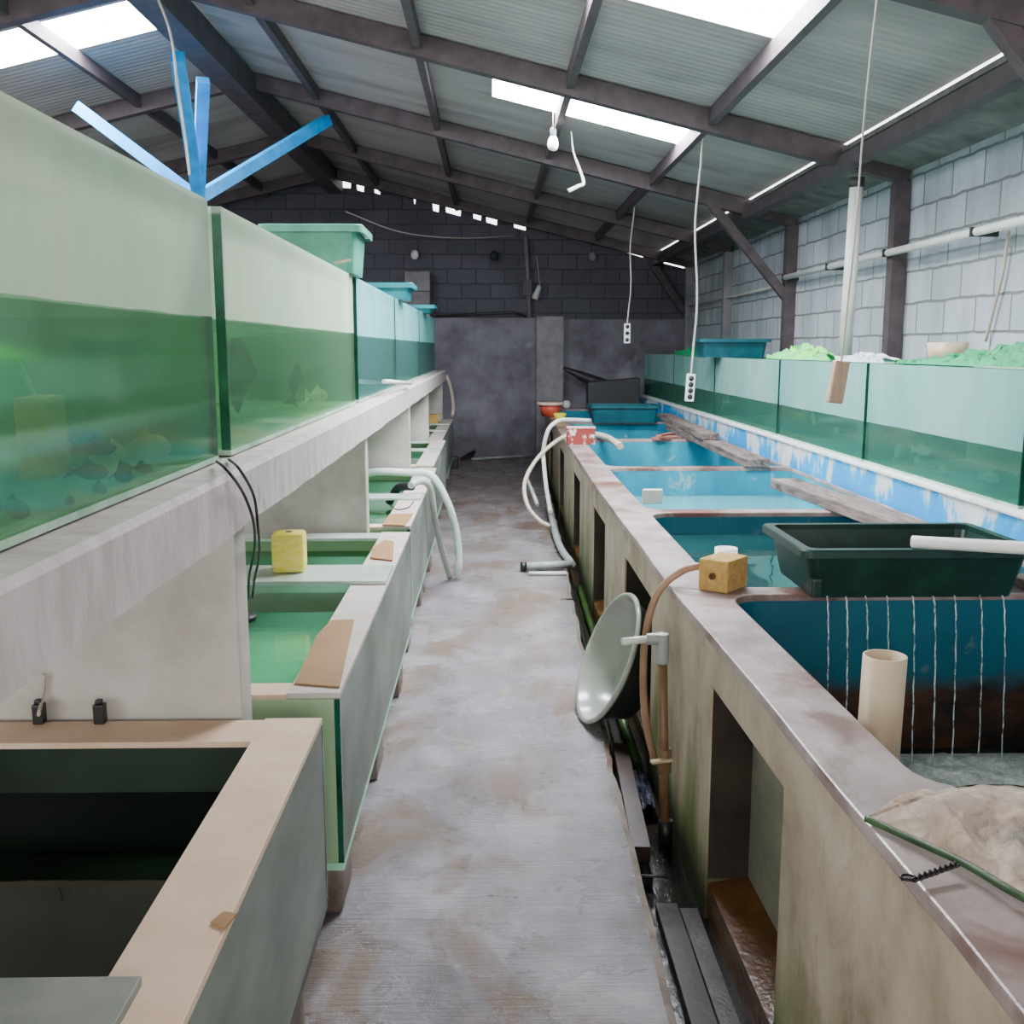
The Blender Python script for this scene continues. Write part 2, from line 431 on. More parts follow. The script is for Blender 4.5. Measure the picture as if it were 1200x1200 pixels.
# ------------------------------------------------------------------ mesh builder
class MB:
    def __init__(s):
        s.v, s.f, s.mi, s.sm = [], [], [], []

    def add(s, vs, fs, mi=0, smooth=False):
        b = len(s.v)
        s.v += [Vector(v) for v in vs]
        for f in fs:
            s.f.append([b + i for i in f])
            s.mi.append(mi)
            s.sm.append(smooth)
        return s

    def box(s, x0, x1, y0, y1, z0, z1, mi=0):
        vs = [(x, y, z) for z in (z0, z1) for y in (y0, y1) for x in (x0, x1)]
        return s.add(vs, [(0, 2, 3, 1), (4, 5, 7, 6), (0, 1, 5, 4), (2, 6, 7, 3), (0, 4, 6, 2), (1, 3, 7, 5)], mi)

    def bar(s, a, b, w, h, mi=0, upv=(0, 0, 1)):
        """box beam from a to b, w across and h high"""
        a, b = Vector(a), Vector(b)
        d = (b - a).normalized()
        u = Vector(upv)
        if abs(d.dot(u)) > .98:
            u = Vector((1, 0, 0))
        sd = d.cross(u).normalized()
        u = sd.cross(d)
        vs = [p + sd * (w / 2 * i) + u * (h / 2 * j) for p in (a, b) for j in (-1, 1) for i in (-1, 1)]
        return s.add(vs, [(0, 1, 3, 2), (4, 6, 7, 5), (0, 4, 5, 1), (2, 3, 7, 6), (0, 2, 6, 4), (1, 5, 7, 3)], mi)

    def tube(s, pts, r, seg=10, mi=0, caps=True, smooth=True):
        pts = [Vector(p) for p in pts]
        n = len(pts)
        rr = r if isinstance(r, (list, tuple)) else [r] * n
        vs, fs = [], []
        prev = None
        for i, p in enumerate(pts):
            d = (pts[min(i + 1, n - 1)] - pts[max(i - 1, 0)]).normalized()
            if prev is None:
                a = Vector((0, 0, 1)) if abs(d.z) < .9 else Vector((1, 0, 0))
                e = d.cross(a).normalized()
            else:
                e = (prev - d * prev.dot(d)).normalized()
            prev = e
            g = d.cross(e)
            vs += [p + (e * math.cos(2 * math.pi * k / seg) + g * math.sin(2 * math.pi * k / seg)) * rr[i] for k in range(seg)]
        for i in range(n - 1):
            for k in range(seg):
                fs.append((i * seg + k, i * seg + (k + 1) % seg, (i + 1) * seg + (k + 1) % seg, (i + 1) * seg + k))
        s.add(vs, fs, mi, smooth)
        if caps:
            b = len(s.v) - len(vs)
            s.f += [[b + k for k in range(seg)][::-1], [b + (n - 1) * seg + k for k in range(seg)]]
            s.mi += [mi, mi]
            s.sm += [False, False]
        return s

    def lathe(s, prof, o=(0, 0, 0), ax=(0, 0, 1), seg=32, mi=0, smooth=True, closed=False):
        """profile [(radius, height)] turned about ax through o"""
        ax = Vector(ax).normalized()
        e = ax.cross(Vector((0, 0, 1)) if abs(ax.z) < .9 else Vector((1, 0, 0))).normalized()
        g = ax.cross(e)
        o = Vector(o)
        vs = [o + ax * h + (e * math.cos(2 * math.pi * k / seg) + g * math.sin(2 * math.pi * k / seg)) * max(r, 1e-4) for r, h in prof for k in range(seg)]
        fs = [(i * seg + k, i * seg + (k + 1) % seg, (i + 1) * seg + (k + 1) % seg, (i + 1) * seg + k) for i in range(len(prof) - 1) for k in range(seg)]
        if closed:
            n = len(prof)
            fs += [((n - 1) * seg + k, (n - 1) * seg + (k + 1) % seg, (k + 1) % seg, k) for k in range(seg)]
        return s.add(vs, fs, mi, smooth)

    def warp(s, fn):
        s.v = [Vector(fn(v)) for v in s.v]
        return s

    def build(s, name, mats, parent=None, bevel=0.0, seg=2, loc=None):
        if not isinstance(mats, (list, tuple)):
            mats = [mats]
        if parent is not None:
            org = origin(parent)
        elif loc is not None:
            org = Vector(loc)
        else:
            xs = [min(v[i] for v in s.v) for i in range(3)]
            ys = [max(v[i] for v in s.v) for i in range(3)]
            org = Vector(((xs[0] + ys[0]) / 2, (xs[1] + ys[1]) / 2, xs[2]))
        me = bpy.data.meshes.new(name)
        me.from_pydata([v - org for v in s.v], [], s.f)
        for m in mats:
            me.materials.append(m)
        for p, mi, sm in zip(me.polygons, s.mi, s.sm):
            p.material_index = mi
            p.use_smooth = sm
        bm = bmesh.new()
        bm.from_mesh(me)
        bmesh.ops.recalc_face_normals(bm, faces=bm.faces)
        if bevel:
            ed = [e for e in bm.edges if len(e.link_faces) == 2 and e.calc_face_angle(0) > .6]
            bmesh.ops.bevel(bm, geom=ed, offset=bevel, segments=seg, affect='EDGES', profile=.6, clamp_overlap=True)
        bm.to_mesh(me)
        bm.free()
        o = bpy.data.objects.new(name, me)
        C.objects.link(o)
        if parent is not None:
            o.parent = parent
        else:
            o.location = org
        return o


def origin(o):
    p = Vector((0, 0, 0))
    while o is not None:
        p = p + o.location
        o = o.parent
    return p


def tag(o, label, cat, group=None, kind=None):
    if label:
        o['label'] = label
    if cat:
        o['category'] = cat
    if group:
        o['group'] = group
    if kind:
        o['kind'] = kind
    return o


def thing(name, label, cat, loc=(0, 0, 0), group=None):
    o = bpy.data.objects.new(name, None)
    o.empty_display_size = .05
    C.objects.link(o)
    o.location = loc
    return tag(o, label, cat, group)


def struct(o, label=None):
    o['kind'] = 'structure'
    if label:
        o['label'] = label
        o['category'] = 'building'
    return o


def bez(pts, n=8):
    """smooth curve through points (Catmull-Rom)"""
    P = [Vector(p) for p in pts]
    P = [P[0] * 2 - P[1]] + P + [P[-1] * 2 - P[-2]]
    out = []
    for i in range(1, len(P) - 2):
        a, b, c, d = P[i - 1:i + 3]
        for k in range(n):
            t = k / n
            out.append(.5 * ((2 * b) + (c - a) * t + (2 * a - 5 * b + 4 * c - d) * t * t + (3 * b - a - 3 * c + d) * t ** 3))
    out.append(P[-2])
    return out


def lerp_tab(tab, y):
    if y <= tab[0][0]:
        return tab[0][1]
    for (a, va), (b, vb) in zip(tab, tab[1:]):
        if y <= b:
            return va + (vb - va) * (y - a) / (b - a)
    return tab[-1][1]


# ------------------------------------------------------------------ room shell
YB, YF = -3.0, 14.2          # near end (open), far wall
XL, XR = -6.95, 2.72
RIDGE, ZR, SL = -2.1, 3.85, .24
EAVE = 2.28


def roof_z(x):
    return ZR - SL * abs(x - RIDGE)


WALK = [(-3, .38), (2.08, .417), (3.5, .443), (5.3, .475), (8.5, .568), (11.9, .645), (14.2, .70)]
WALLX = [(-3, .65), (1.1, .637), (2.2, .62), (3.4, .598), (5.8, .607), (9, .645), (13.3, .71), (14.3, .72)]

# walkway slab with a ragged lip
ys = [YB + i * .06 for i in range(int((YF - YB) / .06) + 1)] + [YF]
mb = MB()
vs, fs = [], []
for i, y in enumerate(ys):
    e = lerp_tab(WALK, y) + (noise.noise(Vector((y * 3, 0, 0))) * .016 + noise.noise(Vector((y * 11, 5, 0))) * .008)
    for x, z in ((XL, 0), (-1.2, 0), (-.2, 0), (.1, 0), (e - .02, 0), (e, -.008), (e + .004, -.14)):
        vs.append((x, y, z))
for i in range(len(ys) - 1):
    for k in range(6):
        a = i * 7 + k
        fs.append((a, a + 1, a + 8, a + 7))
mb.add(vs, fs)
for i, k in enumerate(range(len(mb.f))):
    if i % 6 >= 4:
        mb.mi[i] = 1
floor = struct(mb.build('floor', [M['floor'], M['lip']], loc=(0, 0, 0)))
MB().box(.36, XR, YB, YF, -.2, -.13).build('gutter', M['gutter'], floor)

# side and far walls
struct(MB().box(XR, XR + .15, YB, YF + .5, -.2, 2.66).build('wall_right', M['block_white'], loc=(0, 0, 0)))
struct(MB().box(XL - .15, XL, YB, YF + .5, -.2, roof_z(XL) - .02).build('wall_left', M['block_dark'], loc=(0, 0, 0)))
mb = MB()
ww = [(XL - .15, -.2), (XR + .15, -.2), (XR + .15, roof_z(XR + .15) - .1), (EAVE, roof_z(EAVE) - .1)]
for a, b, h in ((.5, .32, .025), (.10, -.06, .05), (-.12, -.24, .04), (-.40, -.62, .05), (-.70, -.80, .07), (-1.02, -1.06, .04), (-1.5, -1.6, .03), (-1.72, -1.84, .05), (-1.9, -2.2, .045)):
    h += .085
    ww += [(a, roof_z(a) - .012), (a - .01, roof_z(a) - h - .012), (b + .01, roof_z(b) - h - .012), (b, roof_z(b) - .012)]
ww += [(XL - .15, roof_z(XL - .15) - .012)]
nw = len(ww)
y0, y1 = YF + .38, YF + .52
mb.add([(x, y0, z) for x, z in ww] + [(x, y1, z) for x, z in ww],
       [tuple(range(nw)), tuple(range(nw, 2 * nw))[::-1]] + [(i, (i + 1) % nw, nw + (i + 1) % nw, nw + i) for i in range(nw)])
struct(mb.build('wall_back', M['block_dark'], loc=(0, 0, 0)))
mb = MB().box(XL, .62, YF, YF + .36, -.2, 1.91)
struct(mb.build('wall_back_lower', M['cement_dark'], loc=(0, 0, 0), bevel=.01))
struct(MB().box(1.0, XR, YF + .1, YF + .36, -.2, 1.89).build('wall_back_lower_right', M['cement_dark'], loc=(0, 0, 0)))
struct(MB().box(.62, 1.0, YF - .06, YF + .37, -.2, 1.93).build('pillar_back', M['cement_pillar'], loc=(0, 0, 0), bevel=.02))

# roof sheets, cut round the skylights; main sheets stop short of the eave strip and leave a slit of daylight
SKY = [(0.0, 1.40, 4.68, 5.33), (0.02, 1.40, 7.48, 7.98), (-4.2, -2.38, 7.30, 7.92), (-4.2, -2.4, 3.6, 4.4)]  # last skylight is out of view, added for the light it gives


def roof_cells(x0, x1, y0, y1, sky):
    xs = sorted({x0, x1, *[v for s in sky for v in s[:2]]})
    yy = sorted({y0, y1, *[v for s in sky for v in s[2:]]})
    for a, b in zip(xs, xs[1:]):
        for c, d in zip(yy, yy[1:]):
            mx, my = (a + b) / 2, (c + d) / 2
            if not any(s[0] < mx < s[1] and s[2] < my < s[3] for s in sky):
                yield a, b, c, d


mb = MB()
for lo, hi, sk in ((RIDGE, EAVE, [s for s in SKY if s[0] > RIDGE]), (XL - .3, RIDGE, [s for s in SKY if s[1] < RIDGE])):
    for a, b, c, d in roof_cells(lo, hi, YB, YF + .45, sk):
        vs = [(x, y, roof_z(x) + dz) for dz in (0, .012) for y in (c, d) for x in (a, b)]
        mb.add(vs, [(0, 2, 3, 1), (4, 5, 7, 6), (0, 1, 5, 4), (2, 6, 7, 3), (0, 4, 6, 2), (1, 3, 7, 5)])
ceil = struct(mb.build('ceiling', M['roof'], loc=(0, 0, 0)))
for i, (a, b, c, d) in enumerate(SKY):
    vs = [(x, y, roof_z(x) + .004 + dz) for dz in (0, .008) for y in (c, d) for x in (a, b)]
    w = MB().add(vs, [(0, 2, 3, 1), (4, 5, 7, 6), (0, 1, 5, 4), (2, 6, 7, 3), (0, 4, 6, 2), (1, 3, 7, 5)])
    struct(w.build('window_%d' % (i + 1), M['sky']))
# lower strip over the eave, below the main sheets
mb = MB()
x0, x1 = EAVE - .02, XR + .16
vs = [(x, y, roof_z(x) - .032 + dz) for dz in (-.03, 0) for y in (YB, YF + .45) for x in (x0, x1)]
mb.add(vs, [(0, 2, 3, 1), (4, 5, 7, 6), (0, 1, 5, 4), (2, 6, 7, 3), (0, 4, 6, 2), (1, 3, 7, 5)])
struct(mb.build('ceiling_eave', M['soffit'], loc=(0, 0, 0)))

# steel: ridge beam, purlins (along the hall), rafters (across), posts and knee braces
k = 1


def trim(mb, mat='steel'):
    global k
    o = struct(mb.build('trim_%d' % k, M[mat], loc=(0, 0, 0)))
    k += 1
    return o


trim(MB().bar((RIDGE, YB, ZR - .16), (RIDGE, YF + .3, ZR - .16), .20, .22))
for x in (-1.485, -.456, .51, 1.416, 2.27, -3.0, -4.0, -5.0, -6.0):
    hh = .10 if x != 2.27 else .09
    trim(MB().bar((x, YB, roof_z(x) - hh / 2 - .003 - (.085 if x == 2.27 else 0)), (x, YF + .3, roof_z(x) - hh / 2 - .003 - (.085 if x == 2.27 else 0)), .05 if x != 2.27 else .09, hh))
for y in (-.6, 1.7, 4.15, 6.85, 9.3, 11.75, 14.0):
    mb = MB().bar((RIDGE, y, ZR - .075), (XR - .02, y, roof_z(XR) - .075), .09, .13)
    mb.bar((RIDGE, y, ZR - .075), (XL + .02, y, roof_z(XL) - .075), .09, .13)
    trim(mb)
    if y > 0:
        light = y > 11
        mb = MB().box(XR - .10, XR - .004, y - .05, y + .05, -.13, roof_z(XR) - .13)
        trim(mb, 'steel' if not light else 'cement_pillar')
        if y != 6.85 and not light:
            trim(MB().bar((1.92, y, roof_z(1.92) - .10), (XR - .06, y, 1.93), .075, .075, upv=(0, 1, 0)))
trim(MB().bar(at(745, 280, Y=14.5), at(808, 375, Y=14.5), .10, .08, upv=(0, 1, 0)))

# ------------------------------------------------------------------ left: white rack, upper tanks, lower troughs
BX, BZ0, BZ1 = -.54, 1.115, 1.243
rack = thing('tank_rack', 'long white painted concrete rack holding up the row of high glass tanks on the left', 'rack', (-.9, 6.2, 0))
mb = MB()
vs = []
seg = 90
for i in range(seg + 1):
    y = .1 + (12.35 - .1) * i / seg
    wob = noise.noise(Vector((y * 2.3, 0, 3))) * .007 + noise.noise(Vector((y * 9, 0, 3))) * .004
    for x, z in ((BX, BZ1 - .012), (BX, BZ0 + wob), (-1.5, BZ0 + wob), (-1.5, BZ1), (BX - .01, BZ1)):
        vs.append((x, y, z))
fs = [(i * 5 + j, i * 5 + (j + 1) % 5, i * 5 + 5 + (j + 1) % 5, i * 5 + 5 + j) for i in range(seg) for j in range(5)]
fs += [tuple(range(5)), tuple(seg * 5 + j for j in range(5))[::-1]]
mb.add(vs, fs)
mb.build('shelf', M['white_beam'], rack)
SLABS = [2.255, 4.66, 7.2, 9.4, 12.22]
for y in SLABS:
    MB().box(-1.5, -.572, y, y + .10, 0, BZ0).build('partition', M['slab_face'], rack, bevel=.006)

UX, UB = -.62, -1.22
TZ0, TZ1 = 1.247, 1.822
TANKS = [(.25, 2.335, 'algae'), (2.45, 4.72, 'algae'), (4.85, 6.72, 'aqua'), (6.80, 9.0, 'aqua'), (9.08, 11.55, 'aqua')]
tank_labels = ['largest looking high glass tank, nearest on the left, with goldfish and an ochre sponge',
               'second high glass tank on the left, with a dark pointed panel by its near end',
               'third high glass tank on the left, beside the middle green planter box',
               'fourth high glass tank on the left, clear aqua above grey water',
               'last high glass tank on the left, nearest the far wall']


def glass_tank(x0, x1, y0, y1, z0, z1, wl, front, side, back, water, label, group, open_dir):
    """x0 aisle face, x1 back; open_dir +1 when the aisle is on the +X side"""
    t = .01
    g = thing('glass_tank', label, 'fish tank', ((x0 + x1) / 2, (y0 + y1) / 2, z0), group)
    s = open_dir
    lo, hi = min(x0, x1), max(x0, x1)
    MB().box(lo, hi, y0, y1, z0, z0 + .012).build('base_pane', M['tank_floor'], g)
    MB().box(*sorted((x0, x0 - s * t)), y0, y1, z0 + .0125, z1).build('front_pane', M[front], g)
    MB().box(*sorted((x1, x1 + s * t)), y0, y1, z0 + .0125, z1).build('back_pane', M[back], g)
    for ya in (y0, y1 - t):
        MB().box(lo + t, hi - t, ya, ya + t, z0 + .0125, z1).build('side_pane', M[side], g)
    # dark green ground edges of the glass at the aisle corners
    for ya in (y0 - .0015, y1 - .0045):
        MB().box(*sorted((x0 - s * .0005, x0 - s * (t + .012))), ya, ya + .006, z0 + .013, z1).build('glass_edge', M['glass_edge'], g)
    for xa, q in ((x0, -s), (x1, s)):
        MB().box(*sorted((xa + q * .0105, xa + q * .065)), y0 + .012, y1 - .012, z1 - .016, z1 - .004).build('rim_strip', M['glass_strip'], g)
    w = MB().box(lo + t + .001, hi - t - .001, y0 + t + .001, y1 - t - .001, z0 + .014, wl)
    w.f = [f for i, f in enumerate(w.f) if i != 0 and i != (4 if s > 0 else 5)]
    w.mi, w.sm = w.mi[:4], w.sm[:4]
    w.build('water', M[water], g)
    return g


for (y0, y1, kd), lb in zip(TANKS, tank_labels):
    a = kd == 'algae'
    wl = 1.565 if a else 1.555
    glass_tank(UX, UB, y0, y1, TZ0, TZ1, wl, 'glass_left' if a else 'glass_far', 'glass_left' if a else 'glass_far',
               'glass_back' if a else 'glass_back_far', 'tank_water' if a else 'tank_water_far', lb, 'high glass tanks on the left rack', 1)

# low troughs
TR = [(.15, 2.235, -.387, True), (2.405, 4.62, -.372, False), (4.78, 7.15, -.385, False), (7.32, 9.35, -.415, False), (9.52, 12.15, -.45, False)]
trough_labels = ['nearest low glass trough on the left with tan rim boards and dark water',
                 'second low glass trough on the left, with a yellow sponge on its cross board',
                 'third low glass trough on the left, with two hoses over its rim',
                 'fourth low glass trough on the left, small in the distance',
                 'last low glass trough on the left, near the far wall']
ZT0, ZT1 = .205, .67
BRACES = [[(1.02, 1.245)], [(3.56, 3.84)], [(5.60, 5.78)], [(8.3, 8.45)], [(10.3, 10.45), (11.2, 11.35)]]
for (y0, y1, fx, dark), lb, br in zip(TR, trough_labels, BRACES):
    bx = -1.40
    g = thing('glass_trough', lb, 'trough', ((fx + bx) / 2, (y0 + y1) / 2, 0), 'low glass troughs along the walkway')
    ins = M['trough_inside_dark'] if dark else M['trough_inside']
    MB().box(bx, fx, y0, y1, ZT0, ZT0 + .02).build('base', ins, g)
    # front pane in two sheets with a visible joint
    ym = y0 + (y1 - y0) * .5
    MB().box(fx - .012, fx, y0, ym - .0015, ZT0 + .021, ZT1 - .016).build('front_pane', M['trough_pane'], g)
    fp = MB().box(fx - .012, fx, ym + .0015, y1, ZT0 + .021, ZT1 - .016).build('front_pane', M['trough_pane'], g)
    MB().box(fx - .011, fx - .003, ym - .0014, ym + .0014, ZT0 + .021, ZT1 - .017).build('joint', M['glass_edge'], fp)
    MB().box(bx, bx + .012, y0, y1, ZT0 + .021, ZT1 - .016).build('back_pane', ins, g)
    for ya in (y0, y1 - .012):
        # ends stop where the rack's partitions do; the rest is lined in green
        MB().box(bx + .013, fx - .013, ya, ya + .012, ZT0 + .021, ZT1 - .016).build('end_pane', M['trough_end'] if not dark else ins, g)
    for ya in (y0 - .002, y1 - .006):
        MB().box(fx - .013, fx + .001, ya, ya + .008, ZT0 + .021, ZT1 - .017).build('glass_edge', M['glass_edge'], g)
    # rim boards
    brd = M['board'] if dark else M['board_grey']
    MB().box(fx - .128, fx + .001, y0 + .0, y1 - .0, ZT1 - .015, ZT1).build('rim_board', brd, g, bevel=.002)
    MB().box(bx, fx - .129, y1 - .13, y1, ZT1 - .018, ZT1 - .004).build('end_board', M['board'] if dark else M['brace_glass'], g, bevel=.002)
    MB().box(bx, fx - .129, y0, y0 + .09, ZT1 - .018, ZT1 - .004).build('end_board', M['board'], g, bevel=.002)
    for a, b in br:
        MB().box(bx, fx - .002 if not dark else fx - .075, a, b, ZT1 + .0005, ZT1 + .014).build('brace', M['board_dull'] if dark else M['brace_glass'], g, bevel=.002)
    wz = .50 if dark else .585
    w = MB().box(bx + .014, fx - .014, y0 + .014, y1 - .014, ZT0 + .022, wz)
    w.f = [f for i, f in enumerate(w.f) if i not in (0, 4)]
    w.mi, w.sm = w.mi[:4], w.sm[:4]
    w.build('water', M['trough_water_dark'] if dark else M['trough_water'], g)
    n = 3
    for i in range(n):
        yy = y0 + .25 + (y1 - y0 - .5) * i / (n - 1)
        MB().box(fx - .26, fx - .03, yy - .10, yy + .10, 0, ZT0 - .001).build('foot', M['lip'], g, bevel=.01)
# wet brown patches: loose boards lying on the rims
bd = MB().add([at(*p, Z=.6715) for p in ((345, 802), (398, 806), (415, 727), (388, 728), (372, 745))], [(0, 1, 2, 3, 4)])
bd.add([p + Vector((0, 0, .004)) for p in bd.v[:5]], [(0, 1, 2, 3, 4)])
for i in range(5):
    bd.f.append([i, (i + 1) % 5, 5 + (i + 1) % 5, 5 + i]); bd.mi.append(0); bd.sm.append(False)
tag(bd.build('board_scrap', M['board_brown']), 'wet brown board scrap lying on near end of the second trough rim', 'board')


def scrap(pts, mat, z, label, th=.006):
    P = [at(*p, Z=z) for p in pts]
    n = len(P)
    m = MB().add(P + [p + Vector((0, 0, th)) for p in P], [tuple(range(n)), tuple(range(n, 2 * n))] + [(i, (i + 1) % n, n + (i + 1) % n, n + i) for i in range(n)])
    return tag(m.build('board_scrap', M[mat]), label, 'board')


scrap([(434, 655), (460, 658), (462, 636), (452, 634), (437, 642)], 'board_brown', .6715, 'small torn tan board scrap beside the yellow sponge, on the second trough rim')
scrap([(448, 616), (474, 617), (484, 603), (456, 604)], 'board_brown', .6715, 'brown board scrap near the dark ended hose on trough rim')
scrap([(247, 1082), (263, 1090), (278, 1072), (262, 1070)], 'board_brown', .6715, 'small chipped board scrap on the nearest tan rim', .003)


# ------------------------------------------------------------------ right: concrete pond bank
def wx(v):
    d = lerp_tab(WALLX, v.y) - .62
    k = max(0.0, min(1.0, (1.9 - v.x) / .9))
    return (v.x + d * k, v.y, v.z)


PB0, PB1 = -.6, 13.45
DIV = [-.5, 1.66, 3.23, 4.88, 6.73, 8.84, 10.95, 13.3]
NICHE = [(-.2, .55), (2.05, 2.73), (3.70, 4.52), (5.35, 6.05), (7.1, 7.8), (9.0, 9.8), (11.2, 12.0)]
NZ = .575
bank = thing('pond_bank', 'long grey cement bank of blue lined fish ponds along the right', 'fish pond', (1.3, 6.4, -.13))
mb = MB()
y = PB0
for a, b in NICHE + [(PB1, PB1)]:
    n = max(1, int((a - y) / .5))
    for i in range(n):
        mb.box(.62, .76, y + (a - y) * i / n, y + (a - y) * (i + 1) / n, -.13, NZ)
    y = b
n = 40
for i in range(n):
    mb.box(.62, .76, PB0 + (PB1 - PB0) * i / n, PB0 + (PB1 - PB0) * (i + 1) / n, NZ, .695)
# drop internal faces by merging
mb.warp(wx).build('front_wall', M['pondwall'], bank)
for a, b in NICHE:
    MB().box(.745, .765, a, b, -.13, NZ).warp(wx).build('niche_back', M['niche_back'], bank)
    MB().box(.628, .744, b - .004, b + .002, -.005, NZ - .001).warp(wx).build('niche_side', M['niche'], bank)  # thin dark plate: shade on the far jamb put in as colour
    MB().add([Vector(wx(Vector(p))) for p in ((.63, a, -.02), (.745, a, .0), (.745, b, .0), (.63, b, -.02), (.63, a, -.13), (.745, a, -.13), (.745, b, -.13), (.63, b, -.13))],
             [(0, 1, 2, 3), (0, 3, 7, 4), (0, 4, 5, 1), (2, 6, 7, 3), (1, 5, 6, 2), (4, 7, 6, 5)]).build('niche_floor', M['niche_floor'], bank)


def rrect(x0, x1, y0, y1, r, n=7):
    pts = []
    for cx, cy, a in ((x1 - r * .4, y1 - r * .4, 0), (x0 + r, y1 - r, 90), (x0 + r, y0 + r, 180), (x1 - r * .4, y0 + r * .4, 270)):
        q = r if a in (90, 180) else r * .4
        for i in range(n):
            t = math.radians(a + 90 * i / (n - 1))
            pts.append((cx + q * math.cos(t), cy + q * math.sin(t)))
    return pts


POND = []
WLEV = [.55, .20, .615, .54, .33, .40, .5]
for i in range(len(DIV) - 1):
    hx0 = .775
    hy0, hy1 = DIV[i] + .05, DIV[i + 1] - .05
    POND.append((rrect(hx0, 1.97, hy0, hy1, .11), WLEV[i]))
bm = bmesh.new()
outer = []
n = 30
for i in range(n + 1):
    yy = PB0 + (PB1 - PB0) * i / n
    outer.append((.612 + .012 * noise.noise(Vector((yy * 3, 1, 1))), yy))
for i in range(n, -1, -1):
    outer.append((1.984, PB0 + (PB1 - PB0) * i / n))
loops = [outer] + [p for p, _ in POND]
edges = []
for lp in loops:
    vs = [bm.verts.new(wx(Vector((x, y, .722)))) for x, y in lp]
    edges += [bm.edges.new((vs[i], vs[(i + 1) % len(vs)])) for i in range(len(vs))]
bmesh.ops.triangle_fill(bm, use_beauty=True, use_dissolve=False, edges=edges)
res = bmesh.ops.extrude_face_region(bm, geom=bm.faces[:])
for v in res['geom']:
    if isinstance(v, bmesh.types.BMVert):
        v.co.z -= .028
bmesh.ops.recalc_face_normals(bm, faces=bm.faces)
me = bpy.data.meshes.new('coping')
bm.to_mesh(me)
bm.free()
for v in me.vertices:
    v.co -= origin(bank)
me.materials.append(M['coping'])
cop = bpy.data.objects.new('coping', me)
C.objects.link(cop)
cop.parent = bank
bv = cop.modifiers.new('edge', 'BEVEL')
bv.width = .006
bv.segments = 2
bv.limit_method = 'ANGLE'

WM = [m_water('pond_water_dark_%d' % 0, '#123a3c', '#14302f', .55, 8, .1),
      m_water('pond_water_foaming', '#3a5145', '#3c4a3c', .6, 14, .4),
      m_water('pond_water_dark_teal', '#2a6060', '#1d4a4c', .45, 5, .10, murk2='#2c6464'),
      m_water('pond_water_pale_cyan', '#8fd6de', '#6ec6d0', .5, 5, .05),  # reflected sky painted into the water colour
      m_water('pond_water_blue', '#3f9cb8', '#1f86a6', .4, 6, .06),
      m_water('pond_water_blue_far', '#3f9cb8', '#1f86a6', .4, 6, .06),
      m_water('pond_water_pale_far', '#8fd6de', '#4fb0c6', .4, 6, .06)]
plab = ['water in the pond nearest the camera', 'foaming brown water under the dark planter in the near pond',
        'dark still water behind the dark planter, around the white pipe stub', 'pale cyan water in the third pond, by the small white block',
        'blue water under the end of the long plank', 'blue water in pond behind the red brick', 'water in farthest pond below the teal planter']
for i, (lp, wl) in enumerate(POND):
    q = [Vector(wx(Vector((x, y, 0)))) for x, y in lp]
    n = len(q)
    m = MB()
    m.add([(p.x, p.y, .70) for p in q] + [(p.x, p.y, .0) for p in q], [(j, (j + 1) % n, n + (j + 1) % n, n + j) for j in range(n)] + [tuple(range(n, 2 * n))])
    m.build('basin', m_bluewall('flaking_blue_basin_paint_%d' % i, {0: .3, 1: .5, 2: .62}.get(i)), bank)
    cx, cy = sum(p.x for p in q) / n, sum(p.y for p in q) / n
    w = MB().add([(cx + (p.x - cx) * .996, cy + (p.y - cy) * .996, wl) for p in q], [tuple(range(n))])
    tag(w.build('pond_water', WM[i]), plab[i], 'water', 'water in the cement ponds', 'stuff')

# painted ledge wall that carries the right-hand tanks
LX, LZ = 2.0, .886
led = MB()
n = 40
for i in range(n):
    led.box(LX, XR - .11, PB0 + (PB1 + .35 - PB0) * i / n, PB0 + (PB1 + .35 - PB0) * (i + 1) / n, -.13, LZ - .02)
lt = thing('tank_plinth', 'low wall in flaking blue and white paint under the right tanks', 'plinth', (2.3, 6.4, -.13))
MB().box(LX, XR - .11, PB0, PB1 + .35, -.13, LZ - .022).build('wall_face', M['ledge'], lt)
MB().box(LX - .012, XR - .11, PB0, PB1 + .35, LZ - .021, LZ).build('white_edge', M['white_edge'], lt, bevel=.006)

# right tanks
RT = [(2.2, 3.82), (3.86, 5.50), (5.545, 7.20), (7.245, 9.3), (9.345, 11.4), (11.445, 13.6)]
rl = ['glass tank at right frame edge, only its far corner in view', 'large teal glass tank under the green netting on the right',
      'teal glass tank right behind the hanging wooden block', 'teal glass tank under lime netting on the right', 'teal glass tank below the far dark planter box',
      'farthest teal glass tank on the right ledge']
for (y0, y1), lb in zip(RT, rl):
    glass_tank(LX + .03, XR - .13, y0, y1, LZ + .001, 1.418, LZ + .22, 'glass_right', 'glass_right', 'glass_right_back', 'tank_water_right', lb, 'teal glass tanks on the right ledge', -1)


